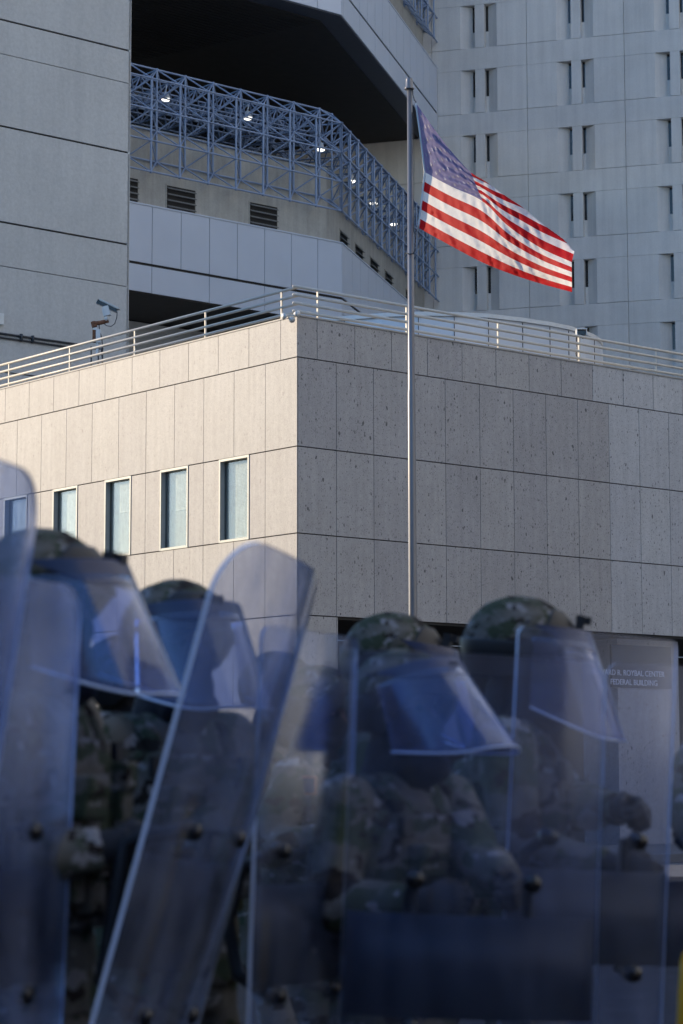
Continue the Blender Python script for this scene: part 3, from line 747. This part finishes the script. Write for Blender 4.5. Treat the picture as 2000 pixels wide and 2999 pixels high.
# ================================================================ FLAGPOLE AND FLAG
PY = 29.0
pt, pbm = at(1199.5, 262, PY), at(1209.5, 1810, PY)
fp = empty('flagpole', (pbm.x, PY, 0), 'tall tapered metal flagpole with a capped top in front of the granite building', 'flagpole')
mb = MB(); ax = pt-pbm; pts_ = []; 
gx = pbm-ax*(pbm.z/ax.z)
mb.path([gx, pbm, pbm.lerp(pt, .42), pbm.lerp(pt, .425), pt+Vector((0, 0, .02))], [.064, .056, .050, .046, .034], n=28); mb.build('shaft', M['pole'], fp, True)
mb = MB(); mb.lathe((pt.x-.004, pt.y, pt.z), [(.050, .0), (.062, .0), (.064, .012), (.050, .03), (.045, .13), (.043, .145), (.03, .150)], 28); mb.build('truck_cap', M['pole'], fp, True)
mb = MB(); mb.lathe((gx.x, gx.y, 0), [(.2, 0), (.2, .03), (.12, .06), (.08, .12)], 24); mb.build('base_collar', M['pole'], fp, True)
hx = lambda x, y, dy=-.02: at(x, y, PY)+Vector((0, dy, 0))
mb = MB(); mb.path([hx(1208, 262), hx(1209, 280), hx(1213, 292), hx(1218, 302)], .006, n=6)
mb.path([hx(1211, 330), hx(1212, 500), hx(1211, 680)], .0035, n=6); mb.path([hx(1207, 330), hx(1208, 680), hx(1209, 1500)], .003, n=6)
mb.path([hx(1219, 672), hx(1217, 700), hx(1215, 735), hx(1210, 744), hx(1199, 748, -.07), hx(1190, 744, -.05)], .008, n=6)
mb.build('halyard', M['cable'], fp, True)
mb = MB()
for k, (x, y) in enumerate([(1211,288),(1213,294),(1217,300),(1220,664),(1217,672),(1218,684),(1216,694),(1217,706),(1215,716),(1216,728)]): mb.ball(hx(x, y, -.03), (.010, .008, .014), nu=8, nv=6)
mb.build('snap_hook', M['pole'], fp, True)

def curve(pts, u):
    """Catmull-Rom through (u, x, y)"""
    for i in range(len(pts)-1):
        if u <= pts[i+1][0] or i == len(pts)-2:
            p0 = pts[max(i-1, 0)]; p1 = pts[i]; p2 = pts[i+1]; p3 = pts[min(i+2, len(pts)-1)]
            t = (u-p1[0])/(p2[0]-p1[0]); t = max(0, min(1, t))
            def tan(a, b, c, k): 
                return (c[k]-a[k])/(c[0]-a[0])*(p2[0]-p1[0]) if c[0] != a[0] else 0
            r = []
            for k in range(1, len(p1)):
                m1 = tan(p0, p1, p2, k); m2 = tan(p1, p2, p3, k)
                r.append((2*t**3-3*t*t+1)*p1[k]+(t**3-2*t*t+t)*m1+(-2*t**3+3*t*t)*p2[k]+(t**3-t*t)*m2)
            return r
fB = [(0,186,1310),(.2,405,1432),(.4,700,1588),(.6,960,1693),(.8,1200,1770),(1,1442,1835)]
fK = [(0,230,853),(.2,450,968),(.4,708,1090),(.6,915,1290),(.8,1180,1470),(1,1440,1590)]
fT = [(0,165,290),(.1,262,425),(.2,390,600),(.3,510,745),(.4,612,852),(.5,745,935),(.6,890,1040),(.7,1040,1140),(.8,1190,1265),(.9,1370,1400),(1,1462,1500)]
fN = [(0,13.0),(.38,13.0),(.5,12.3),(.6,11.0),(.8,9.3),(1,7.4)]
def flagP(u, s):
    """u 0..1 along the fly, s 0..13 stripes from the bottom"""
    b = Vector(curve(fB, u)); k = Vector(curve(fK, u)); t = Vector(curve(fT, u)); n = curve(fN, u)[0]
    back = 0
    if s <= 6: q = b.lerp(k, s/6)
    elif s <= n:
        w_ = (s-6)/(n-6)
        q = k.lerp(t, w_ if u < .42 else w_**.9)
    else:
        q = t+(Vector((k.x, k.y))-t).normalized()*(s-n)*34; back = (s-n)*.06
    # hoist line bulge
    if u < .12: 
        w_ = 1-u/.12; q.x += 14*w_*math.sin(PI*s/13)*.6
    dist = PY-.02-2.2*u+.10*math.sin(u*9+1.0)*u
    v = s/13
    dist += (.45*u if s > 6 else 0)*((s-6)/7)**1.2 if s > 6 else 0
    dist += -.10*math.sin(PI*min(1, s/6))*u
    dist += back
    # small wrinkles running down from hoist top / along the hem
    wr = noise.noise(Vector((u*26+s*.55, s*.55-u*9, 3.1)))
    wr2 = noise.noise(Vector((u*60+s*1.5, s*.4-u*10, 8.7)))
    dist += .034*wr*min(1, .35+u*1.4)+.013*wr2*(1.7 if s < 2.5 else 1)
    if s > 6 and u < .45: dist += .022*math.sin((u*13-s*1.9)*2.0)*(min(1, u*6))
    px, py = 1160+q.x/2.8, 200+q.y/2.8
    return at(px, py, dist)
NU, NS = 75, 91      # 30 columns in the canton, 7 rows to a stripe
fo = empty('flag', flagP(0, 0), 'red, white and blue striped flag with stars flying from the flagpole', 'flag')
me = bpy.data.meshes.new('cloth'); vs = [flagP(i/NU, 13*j/NS) for i in range(NU+1) for j in range(NS+1)]
fs, mi = [], []
for i in range(NU):
    for j in range(NS):
        a = i*(NS+1)+j; fs.append((a, a+NS+1, a+NS+2, a+1))
        st = j*13//NS
        mi.append(2 if (i < 30 and st >= 6) else (0 if st % 2 == 0 else 1))
# stars, both sides of the cloth
def star(uc, sc_, ru, rs, sgn):
    base = len(vs); c = flagP(uc, sc_)
    e1 = (flagP(uc+.01, sc_)-flagP(uc-.01, sc_)); e2 = (flagP(uc, sc_+.1)-flagP(uc, sc_-.1)); nn = e1.cross(e2).normalized()*.006*sgn
    vs.append(c+nn)
    for k in range(10):
        rr = 1 if k % 2 == 0 else .42; a = PI/2+k*PI/5
        vs.append(flagP(uc+ru*rr*math.cos(a), sc_+rs*rr*math.sin(a))+nn)
    for k in range(10): fs.append((base, base+1+k, base+1+(k+1) % 10)); mi.append(3)
for r_ in range(9):
    for c_ in range(6 if r_ % 2 == 0 else 5):
        uc = (c_*2+1+(0 if r_ % 2 == 0 else 1))*.4/12; sc_ = 13-(r_+1)*.7
        for sgn in (1, -1): star(uc, sc_, .0125, .30, sgn)
me.from_pydata([tuple(v) for v in vs], [], fs)
for m_ in ('red', 'white', 'blue', 'star'): me.materials.append(M[m_])
me.polygons.foreach_set('material_index', mi); me.shade_smooth(); me.update()
link('cloth', me, fo)
mb = MB(); mb.path([flagP(0, s*.5)+Vector((-.004, 0, 0)) for s in range(27)], .014, n=6); mb.build('hoist_binding', M['whitebox'], fo, True)

# ================================================================ YELLOW POST at the lower right
yp = empty('yellow_bollard', (.815, 5.3, 0), 'yellow painted post at the lower right edge of the picture', 'post')
mb = MB(); a, b = at(1997, 2820, 5.3), at(1988, 2999, 5.3); dd = (a-b).normalized()
mb.path([b-dd*(b.z/dd.z)+Vector((.035, 0, 0)), b+Vector((.035, 0, 0)), a+Vector((.035, 0, 0))], [.04, .04, .04], n=18); mb.ball(a+Vector((.035, 0, 0)), .04); mb.build('shaft', M['yellow'], yp, True)

# ================================================================ SHIELDS
def shield(name, label, px, d, ztop, heading, W=.56, H=1.15, lean=0, curve_k=.55, corner=.09, pad=(.575, .80), mat_='shield', pitch=0, bolt_y=(.50, .82), topround=0, grip=True):
    """heading: compass of the outward face in degrees (-90 faces the camera)"""
    X = (px-1000)/FPX*d-math.tan(R(lean))*H      # px: picture column of the top edge's middle
    o = empty(name, (X, d, ztop-H), label, 'riot shield', 'clear riot shields held by the line of people')
    o.rotation_euler = Matrix((Matrix.Rotation(R(lean), 3, 'Y') @ Matrix.Rotation(R(heading-90), 3, 'Z') @ Matrix.Rotation(R(pitch), 3, 'X'))).to_euler()
    nx, nz = 28, 60
    def pt(x, z, dy): return Vector((x, -curve_k*x*x+dy, z))
    def topz(x):
        e = W/2-abs(x); c = corner
        z = H-topround*(x/(W/2))**2
        if e < c: z -= c-math.sqrt(max(0, c*c-(c-e)**2))
        return z
    vs, fs = [], []
    xs = [-W/2*math.cos(PI*i/nx) for i in range(nx+1)]
    for dy in (-.0045, .0045):
        for x in xs:
            t = topz(x); b = H-t if not topround else max(0, corner-(W/2-abs(x)))*.5
            b = min(b, .2)
            for j in range(nz+1): vs.append(pt(x, b+(t-b)*j/nz, dy))
    n1 = (nx+1)*(nz+1)
    for i in range(nx):
        for j in range(nz):
            a = i*(nz+1)+j; fs.append((a, a+nz+1, a+nz+2, a+1)); fs.append((n1+a, n1+a+1, n1+a+nz+2, n1+a+nz+1))
    mb = MB(); mb.add(vs, fs); 
    rim = [i*(nz+1)+nz for i in range(nx+1)]
    left = [j for j in range(nz+1)]; right = [nx*(nz+1)+j for j in range(nz+1)]; bot = [i*(nz+1) for i in range(nx+1)]
    efs = []
    for L_ in (rim, left, right, bot):
        for a, b in zip(L_, L_[1:]): efs.append((a, b, n1+b, n1+a))
    mb.build('clear_panel', M[mat_], o, True, world=False)
    em = MB(); em.add([tuple(v) for v in vs], efs); eo = em.build('rim_edge', M['shield_edge'], o, world=False)
    # dark pad / label band bonded to the inner face, arm strap, grip and bolts
    mb = MB(); z0, z1 = H-pad[1], H-pad[0]; k = 16; v2 = []
    for dy in (-.011, -.006):
        for i in range(k+1):
            x = -W/2*.97+W*.97*i/k; v2 += [pt(x, z0, dy), pt(x, z1, dy)]
    f2 = []; m1 = 2*(k+1)
    for i in range(k):
        a = 2*i; f2 += [(a, a+2, a+3, a+1), (m1+a, m1+a+1, m1+a+3, m1+a+2), (a+1, a+3, m1+a+3, m1+a+1), (a, m1+a, m1+a+2, a+2)]
    f2 += [(0, 1, m1+1, m1), (2*k, m1+2*k, m1+2*k+1, 2*k+1)]
    mb.add(v2, f2); mb.build('dark_band', M['pad'], o, True, world=False)
    for bz in bolt_y:
        for bx in (-.13, .13):
            z = H-bz
            mb = MB(); c = pt(bx, z, .006); mb.ball(c, (.019, .011, .019), nu=14, nv=8); c = pt(bx, z, -.012); mb.tube(c+Vector((0, -.012, 0)), c+Vector((0, .008, 0)), .022, n=14)
            mb.build('bolt', M['blackgloss'], o, True, world=False)
    mb = MB(); z = H-bolt_y[0]
    for sx in (-.13,):
        mb.path([pt(sx, H-bolt_y[0], -.02), pt(sx, H-bolt_y[0], -.07), pt(sx, H-bolt_y[1], -.07), pt(sx, H-bolt_y[1], -.02)], .013, n=10)
    mb.build('grip', M['black'], o, True, world=False)
    mb = MB(); mb.path([pt(.13, H-bolt_y[0], -.02), pt(.13, H-bolt_y[0]-.04, -.11), pt(.13, H-.66, -.14), pt(.13, H-bolt_y[1]+.04, -.11), pt(.13, H-bolt_y[1], -.02)], .016, n=8); mb.build('arm_strap', M['black'], o, True, world=False)
    return o
SH = {}
SH['a'] = shield('riot_shield', 'closest clear shield, cut by the left edge with its rounded corner highest on the left', -95, 3.8, 1.915, -28, W=.52, lean=8, corner=.10, mat_='glare_streaked')
SH['b'] = shield('riot_shield', 'streaky clear shield in front of the leftmost helmeted person, lower than the closest one', 2, 4.5, 1.757, -38, W=.52, lean=2, corner=.07, mat_='glare_streaked')
SH['c'] = shield('riot_shield', 'tilted clear shield with a round top in front of the granite corner', 882, 4.8, 1.86, -18, W=.59, lean=15, corner=.14, H=1.25, mat_='hazed', pad=(.66, .89), bolt_y=(.60, .98))
SH['d'] = shield('riot_shield', 'narrow upright clear shield edge-on between the tilted shield and the middle person', 942, 5.3, 1.695, -28, W=.46, lean=1.8, corner=.03)
SH['e'] = shield('riot_shield', 'wide clear shield held flat to the camera in front of the middle person', 1412, 5.1, 1.632, -86, W=.57, lean=2.4, corner=.045, curve_k=.7)
SH['f'] = shield('riot_shield', 'clear shield at the right with the navy name sign showing through it', 1780, 5.6, 1.712, -62, W=.47, lean=3.4, corner=.02, curve_k=.7)

SH['g'] = shield('riot_shield', 'clear shield at the extreme right edge, standing behind the one showing the sign', 2010, 6.2, 1.66, -66, W=.46, lean=2.5, corner=.04, curve_k=.7)

# ================================================================ PEOPLE
def ik(Sh, T, l1, l2, pole):
    d = T-Sh; L = min(d.length, (l1+l2)*.985); d.normalize(); T2 = Sh+d*L
    a = (l1*l1-l2*l2+L*L)/(2*L); h = math.sqrt(max(0, l1*l1-a*a))
    pv = pole-d*pole.dot(d); pv.normalize(); return Sh+d*a+pv*h, T2
def hand(mb, W, f, n, side, g=1.0, curl=(40, 65, 50)):
    """W wrist, f towards the fingers, n palm normal, side +1 puts the thumb on the across side"""
    f = f.normalized(); n = (n-f*n.dot(f)).normalized(); ac = f.cross(n)*side
    Mt = Matrix((ac, f, n)).transposed()
    mb.ball(W+f*.045, (.042*g, .058*g, .018*g), Mt, 12, 8)
    mb.tube(W-f*.03, W+f*.03, .029*g, .033*g, n=12)
    for k, (ox, ln) in enumerate(((.030, .95), (.010, 1.05), (-.010, 1.0), (-.029, .8))):
        p = W+f*(.088-.004*abs(k-1))+ac*ox; pts = [p-f*.02, p]; a = 0; rr = [.0115*g, .0110*g]
        for seg, (L, c) in enumerate(zip((.040, .026, .021), curl)):
            a += c; d = f*math.cos(R(a))+n*math.sin(R(a)); p = p+d*L*ln; pts.append(p); rr.append((.0100-.0008*seg)*g)
        mb.path(pts, rr, n=8); mb.ball(pts[-1], rr[-1], nu=8, nv=6)
    p = W+f*.028+ac*.032; d1 = (f*.55+ac*.55+n*.45).normalized(); d2 = (f*.6+n*.75+ac*.05).normalized()
    mb.path([p-d1*.02, p+d1*.035, p+d1*.035+d2*.030], [.014*g, .0125*g, .010*g], n=8); mb.ball(p+d1*.035+d2*.030, .0102*g, nu=8, nv=6)
def head_pieces(mb, Hc, Mr, g=1.0):
    b = lambda c, r: mb.ball(Hc+Mr @ Vector(c), tuple(x*g for x in r), Mr, 18, 12)
    b((0, -.005, .03), (.076, .096, .085)); b((0, .022, -.025), (.062, .070, .080)); b((0, .045, -.085), (.034, .040, .030))
    b((0, .062, .028), (.050, .032, .022)); b((0, .098, -.020), (.013, .016, .024)); b((0, .092, -.008), (.010, .013, .030))
    b((.036, .066, -.025), (.022, .024, .022)); b((-.036, .066, -.025), (.022, .024, .022)); b((0, .082, -.058), (.024, .012, .009))
    for s in (1, -1): b((s*.078, -.005, -.012), (.010, .018, .030))
def helmet_mesh(g=1.0, z_lo=None, top=1.0):
    mb = MB(); nu, nv = 40, 16; vs = []; fs = []
    rx, ry, rz = .128*g, .153*g, .135*g
    def low(t):  # t=0 front
        f = math.cos(t)
        return .038 if f > .75 else (.038-.10*(.75-f)/.5 if f > .25 else (-.062 if f > -.5 else -.062+.006*(-.5-f)))
    cz = .028
    for i in range(nu):
        t = 2*PI*i/nu; zl = (low(t)-cz)/rz; phm = math.acos(max(-1, min(1, zl)))
        hi = 0.0 if z_lo is None else math.acos(min(1, (low(t)+z_lo-cz)/rz))
        for j in range(nv+1):
            ph = hi+(phm-hi)*j/nv+ (1e-3 if (z_lo is None and j == 0) else 0)
            fl = 1+.05*max(0, (j/nv-.8))*5*.5
            s_ = math.sin(ph)*fl
            vs.append((rx*s_*math.sin(t), -.008+ry*s_*math.cos(t), cz+rz*math.cos(ph)))
    for i in range(nu):
        for j in range(nv):
            a = i*(nv+1)+j; b = ((i+1) % nu)*(nv+1)+j; fs.append((a, a+1, b+1, b))
    mb.add(vs, fs); return mb
def shell(mb, th):   # give an open shell a thickness
    me = mb.mesh('tmp'); o = bpy.data.objects.new('tmp', me); COL.objects.link(o)
    bm = bmesh.new(); bm.from_mesh(me); bmesh.ops.remove_doubles(bm, verts=bm.verts, dist=.0004); bmesh.ops.recalc_face_normals(bm, faces=bm.faces); bm.to_mesh(me); bm.free()
    m = o.modifiers.new('s', 'SOLIDIFY'); m.thickness = th; m.offset = -1
    dg = bpy.context.evaluated_depsgraph_get(); dg.update()
    out = bpy.data.meshes.new_from_object(o.evaluated_get(dg)); bpy.data.objects.remove(o); out.shade_smooth(); return out
def visor_mesh(z0, z1, W_=84, flare=.105, rb=.0):
    """cone-like face shield from brow to below the chin"""
    mb = MB(); nu, nv = 36, 16; vs = []; fs = []
    for i in range(nu+1):
        t = R(-W_+2*W_*i/nu); side = abs(t)/R(W_)
        for j in range(nv+1):
            v = j/nv; zb = z1+(z0-z1)*v
            zlow = z0+.07*max(0, side-.45)**1.5*2.2
            z = z1+(zlow-z1)*v
            dv = (.055-z)/.25; ex = flare*dv
            c_ = math.cos(t)
            vs.append(((.148+ex*.2)*math.sin(t), -.0+(.195+ex)*max(0, c_)**.8 if c_ > 0 else -.0+.172*c_, z))
    for i in range(nu):
        for j in range(nv):
            a = i*(nv+1)+j; fs.append((a, a+1, a+nv+2, a+nv+1))
    mb.add(vs, fs); return mb
H_SHELL = shell(helmet_mesh(1.0), .009); 
def mk(me, m): me.materials.clear(); me.materials.append(m); return me
mk(H_SHELL, M['black'])
_c = helmet_mesh(1.03); H_COVER = shell(_c, .004); ruffle(H_COVER, .0045, 22, 2); mk(H_COVER, M['camo2'])
H_BAND = mk(shell(helmet_mesh(1.07, z_lo=.098), .010), M['black'])
V_CLEAR = mk(shell(visor_mesh(-.20, .052), .0025), M['visor'])
_v = visor_mesh(-.20, .052); nv1 = 17
V_RIM = MB(); V_RIM.path([_v.v[i*nv1+16] for i in range(37)], .0035, n=6); V_RIM = mk(V_RIM.mesh('visor_rim'), M['shield_edge'])
V_TOP = mk(shell(visor_mesh(.030, .085, 88), .004), M['navy'])
_m = MB(); _m.box((0, .150, .105), (.055, .022, .045)); _m.box((0, .165, .115), (.03, .03, .02)); H_CLIP = mk(_m.mesh('front_clip'), M['black'])
_m = MB(); _m.tube((.120, .02, .02), (.150, .02, .02), .022, n=14); H_KNOB1 = mk(_m.mesh('hinge'), M['black'])
_m = MB(); _m.tube((-.120, .02, .02), (-.150, .02, .02), .022, n=14); H_KNOB2 = mk(_m.mesh('hinge'), M['black'])

def person(label, px, d, top, heading, hands, head=(0, 0), lean=0, seed=0, vis=0, wide=1.0):
    """px,d: picture column and distance of the head; top: height of the helmet's top;
    hands: two world points (left hand, right hand); head: extra yaw, pitch (down) in degrees"""
    k = top/1.858
    X = (px-1000)/FPX*d
    o = empty('person', (X, d, 0), label, 'person', None)
    o.rotation_euler = (0, 0, R(heading-90)); o.scale = (k, k, k)
    inv = pinv(o)
    Hc = Vector((0, 0, 1.690)); Mr = (Matrix.Rotation(R(head[0]), 3, 'Z') @ Matrix.Rotation(R(-head[1]), 3, 'X'))
    sh = [Vector((-.185*wide, -.03-lean*.0, 1.455)), Vector((.185*wide, -.03, 1.455))]
    TL = []; 
    for s in (0, 1):
        T = inv @ Vector(hands[s]); side = -1 if s == 0 else 1
        el, wr = ik(sh[s], T, .30, .26, Vector((side*.5, -.35, -1)).normalized()); TL.append((sh[s], el, wr))
    hips = Vector((0, -.04, .95))
    legs = []
    for side in (-1, 1):
        hp = Vector((side*.095, -.04, .92)); an = Vector((side*.15, -.03+side*.10, .085)); kn, an = ik(hp, an, .43, .42, Vector((side*.15, 1, 0)))
        legs.append((hp, kn, an))
    # ---- body, one continuous surface
    mb = MB()
    mb.loft([(0, -.04, .90, .13, .10, .9), (0, -.04, .98, .155, .11, .9), (0, -.035, 1.10, .135, .095, .9), (0, -.03, 1.28, .155, .105, .9), (0, -.03, 1.42, .165, .10, .9), (0, -.03, 1.49, .09, .07, 1)])
    mb.path([(0, -.03, 1.44), (0, -.02, 1.56), Hc+Vector((0, -.01, -.02))], [.062, .056, .055], n=14)
    head_pieces(mb, Hc, Mr)
    for s in (0, 1):
        a, e, w_ = TL[s]; side = -1 if s == 0 else 1
        mb.path([a, a.lerp(e, .5), e], [.055, .048, .040], n=12); mb.ball(a, .060); mb.ball(e, .041); mb.path([e, e.lerp(w_, .35), w_], [.040, .041, .027], n=12)
        f = (w_-e).normalized(); pn = Vector((-side*.8, .1, -.25))
        hand(mb, w_, f, pn, -1 if s == 0 else 1, .92)
    for (hp, kn, an) in legs:
        mb.path([hp, hp.lerp(kn, .5), kn], [.085, .072, .053], n=12); mb.ball(kn, .054); mb.path([kn, kn.lerp(an, .35), an], [.050, .054, .036], n=12)
        mb.path([an+Vector((0, -.03, -.045)), an+Vector((0, .08, -.050)), an+Vector((0, .16, -.058))], [.036, .036, .024], n=10)
    me = remesh(mb, .0075, 2); mk(me, M['skin']); link('body', me, o, False)
    # ---- eyes
    for s in (1, -1):
        mb = MB(); mb.ball(Hc+Mr @ Vector((s*.032, .083, .005)), .0115, nu=10, nv=8); mb.build('eye', M['eye'], o, True, False)
    # ---- gaiter over the lower face and neck
    mb = MB(); b = lambda c, r: mb.ball(Hc+Mr @ Vector(c), r, Mr, 18, 12)
    b((0, .022, -.045), (.080, .100, .066)); b((0, .045, -.100), (.075, .085, .055)); b((0, .055, -.155), (.085, .090, .055)); b((0, .10, -.035), (.020, .016, .026)); b((0, -.01, .0), (.081, .088, .06))
    mb.path([(0, -.035, 1.46), (0, -.02, 1.55), Hc+Vector((0, 0, -.04))], [.11, .092, .080], n=16)
    me = remesh(mb, .008, 3); ruffle(me, .004, 30, seed); mk(me, M['gaiter']); link('gaiter', me, o, False)
    # ---- jacket
    mb = MB()
    mb.loft([(0, -.04, .84, .185, .145, .85), (0, -.04, .95, .190, .145, .85), (0, -.035, 1.10, .175, .130, .85), (0, -.03, 1.28, .19*wide, .140, .85), (0, -.03, 1.41, .195*wide, .130, .85), (0, -.03, 1.475, .15, .10, .9), (0, -.025, 1.52, .092, .082, 1)])
    for s in (0, 1):
        a, e, w_ = TL[s]; mb.ball(a+Vector((0, 0, -.01)), (.088, .085, .080)); mb.path([a, a.lerp(e, .5), e], [.082, .074, .064], n=14); mb.ball(e, .066)
        mb.path([e, e.lerp(w_, .4), e.lerp(w_, .92)], [.064, .060, .044], n=14)
    me = remesh(mb, .011, 3); ruffle(me, .011, 9, seed, (1, 1, .8)); ruffle(me, .004, 28, seed+5, (1, 1, 1.6)); mk(me, M['camo']); link('jacket', me, o, False)
    # ---- trousers and boots
    mb = MB(); mb.loft([(0, -.04, .78, .17, .13, .85), (0, -.04, .90, .175, .13, .85), (0, -.04, .98, .17, .125, .85)])
    for (hp, kn, an) in legs:
        mb.path([hp, hp.lerp(kn, .5), kn], [.105, .098, .082], n=14); mb.ball(kn, .083); mb.path([kn, kn.lerp(an, .5), an+Vector((0, 0, .07))], [.081, .082, .070], n=14)
    me = remesh(mb, .014, 3); ruffle(me, .010, 8, seed+3); mk(me, M['camo']); link('trousers', me, o, False)
    for (hp, kn, an) in legs:
        mb = MB(); mb.path([an+Vector((0, 0, .16)), an, an+Vector((0, 0, -.03))], [.056, .056, .050], n=14)
        mb.path([an+Vector((0, -.035, -.040)), an+Vector((0, .09, -.045)), an+Vector((0, .18, -.052))], [.046, .046, .034], n=12); mb.box(an+Vector((0, .07, -.075)), (.085, .28, .02))
        me = remesh(mb, .011, 2); mk(me, M['boot']); link('boot', me, o, False)
    # ---- gloves
    for s in (0, 1):
        a, e, w_ = TL[s]; side = -1 if s == 0 else 1; mb = MB(); f = (w_-e).normalized()
        hand(mb, w_, f, Vector((-side*.8, .1, -.25)), -1 if s == 0 else 1, 1.12); mb.tube(w_-f*.05, w_+f*.02, .036, .036, n=14)
        me = remesh(mb, .005, 1); mk(me, M['glove']); link('glove', me, o, False)
    # ---- vest with pouches and straps
    mb = MB()
    mb.loft([(0, -.035, 1.02, .185, .160, .7), (0, -.03, 1.10, .19, .166, .7), (0, -.03, 1.36, .175, .168, .7), (0, -.03, 1.41, .15, .155, .7)])
    for s in (1, -1): mb.path([(s*.10, .10, 1.38), (s*.115, .04, 1.47), (s*.12, -.04, 1.495), (s*.11, -.14, 1.42)], .028, n=10)
    me = remesh(mb, .010, 2); ruffle(me, .004, 14, seed+9); mk(me, M['vest']); ve = link('vest', me, o, False)
    for (x, z, sx, sz) in ((-.11, 1.12, .075, .13), (-.025, 1.12, .075, .13), (.06, 1.12, .075, .13), (.135, 1.13, .055, .11), (.07, 1.29, .11, .09), (-.10, 1.30, .06, .13)):
        mb = MB(); mb.box((x, .150-abs(x)*.12, z), (sx, .045, sz)); mb.box((x, .176-abs(x)*.12, z+sz*.28), (sx*.96, .012, sz*.45)); me = remesh(mb, .006, 2); mk(me, M['vest']); link('pouch', me, ve, False)
    for (x, z) in ((-.13, 1.38), (.13, 1.38)):
        mb = MB(); mb.box((x, .115, z), (.034, .022, .05)); mb.build('buckle', M['black'], ve, False, False)
    # ---- helmet with band, cover, clips and visor
    T4 = Matrix.Translation(Hc) @ Mr.to_4x4()
    def child(nm, me, par=None):
        c = bpy.data.objects.new(nm, me); COL.objects.link(c); c.parent = par or o
        if par is None: c.matrix_local = T4
        return c
    he = child('helmet', H_SHELL); child('camouflage_cover', H_COVER, he); child('rubber_band', H_BAND, he); child('front_clip', H_CLIP, he); child('hinge', H_KNOB1, he); child('hinge', H_KNOB2, he)
    if vis is not None:
        vi = child('visor', V_CLEAR); vi.matrix_local = T4 @ Matrix.Translation((0, 0, .045)) @ Matrix.Rotation(R(vis), 4, 'X') @ Matrix.Translation((0, 0, -.045)); child('brow_strip', V_TOP, vi); child('lower_rim', V_RIM, vi)
    return o, he
def pw(px, py, d): return tuple(at(px, py, d))
PE = {}
PE[1] = person('helmeted person at the far left in profile, visor angled down over a black face cover', 120, 4.95, 1.90, -18, (pw(60, 2640, 4.7), pw(330, 2480, 4.75)), head=(0, 6), seed=1, vis=8)
PE[2] = person('helmeted person behind the tilted shield, visor down over a black face cover', 515, 5.85, 1.868, -52, (pw(560, 2600, 5.45), pw(420, 2560, 5.6)), head=(0, 4), seed=11, vis=10)
PE[3] = person('helmeted person in the back row between the narrow shield and the tall person in profile', 1152, 6.95, 1.862, -12, (pw(1400, 2500, 6.8), pw(1350, 2560, 6.6)), head=(0, 10), seed=21)
PE[4] = person('shorter helmeted person in the centre directly behind the wide clear shield', 1180, 5.62, 1.676, -42, (pw(1530, 2640, 5.25), pw(1240, 2640, 5.30)), head=(0, 0), seed=31, vis=17, wide=1.08)
PE[5] = person('tall helmeted person right of centre in profile with a black gloved hand raised', 1526, 6.25, 1.855, -8, (pw(1830, 2370, 6.0), pw(1800, 2540, 5.85)), head=(0, 6), seed=41, wide=1.05)
PE[6] = person('person in pinkish camouflage standing further back between the two narrow shields', 935, 7.9, 1.75, -20, (pw(1010, 2450, 7.5), pw(960, 2450, 7.5)), head=(0, 12), seed=51, vis=None)
PE[7] = person('person in camouflage at the right edge beyond the last shield', 2210, 6.7, 1.80, -60, (pw(1985, 2500, 6.3), pw(2060, 2520, 6.1)), head=(0, 0), seed=61)
PE[8] = person('person in the back row mostly hidden behind the round-topped tilted shield', 815, 8.8, 1.85, -30, (pw(800, 2450, 8.4), pw(760, 2450, 8.4)), head=(0, 10), seed=71, vis=None)
PE[9] = person('person in the back row in the gap between the two left visors', 372, 7.0, 1.80, -25, (pw(440, 2450, 6.6), pw(420, 2450, 6.6)), head=(0, 10), seed=81, vis=None)
po = PE[6][0]; c = Vector(pw(905, 2300, 7.72))
mb = MB(); mb.box(c, (.050, .08, .062)); pt_ = mb.build('sleeve_patch', M['patch_edge'], po)
mb = MB(); mb.box(c+Vector((0, -.003, 0)), (.038, .08, .050)); mb.build('patch_field', M['navy'], pt_)
print('scene built', len(bpy.data.objects))
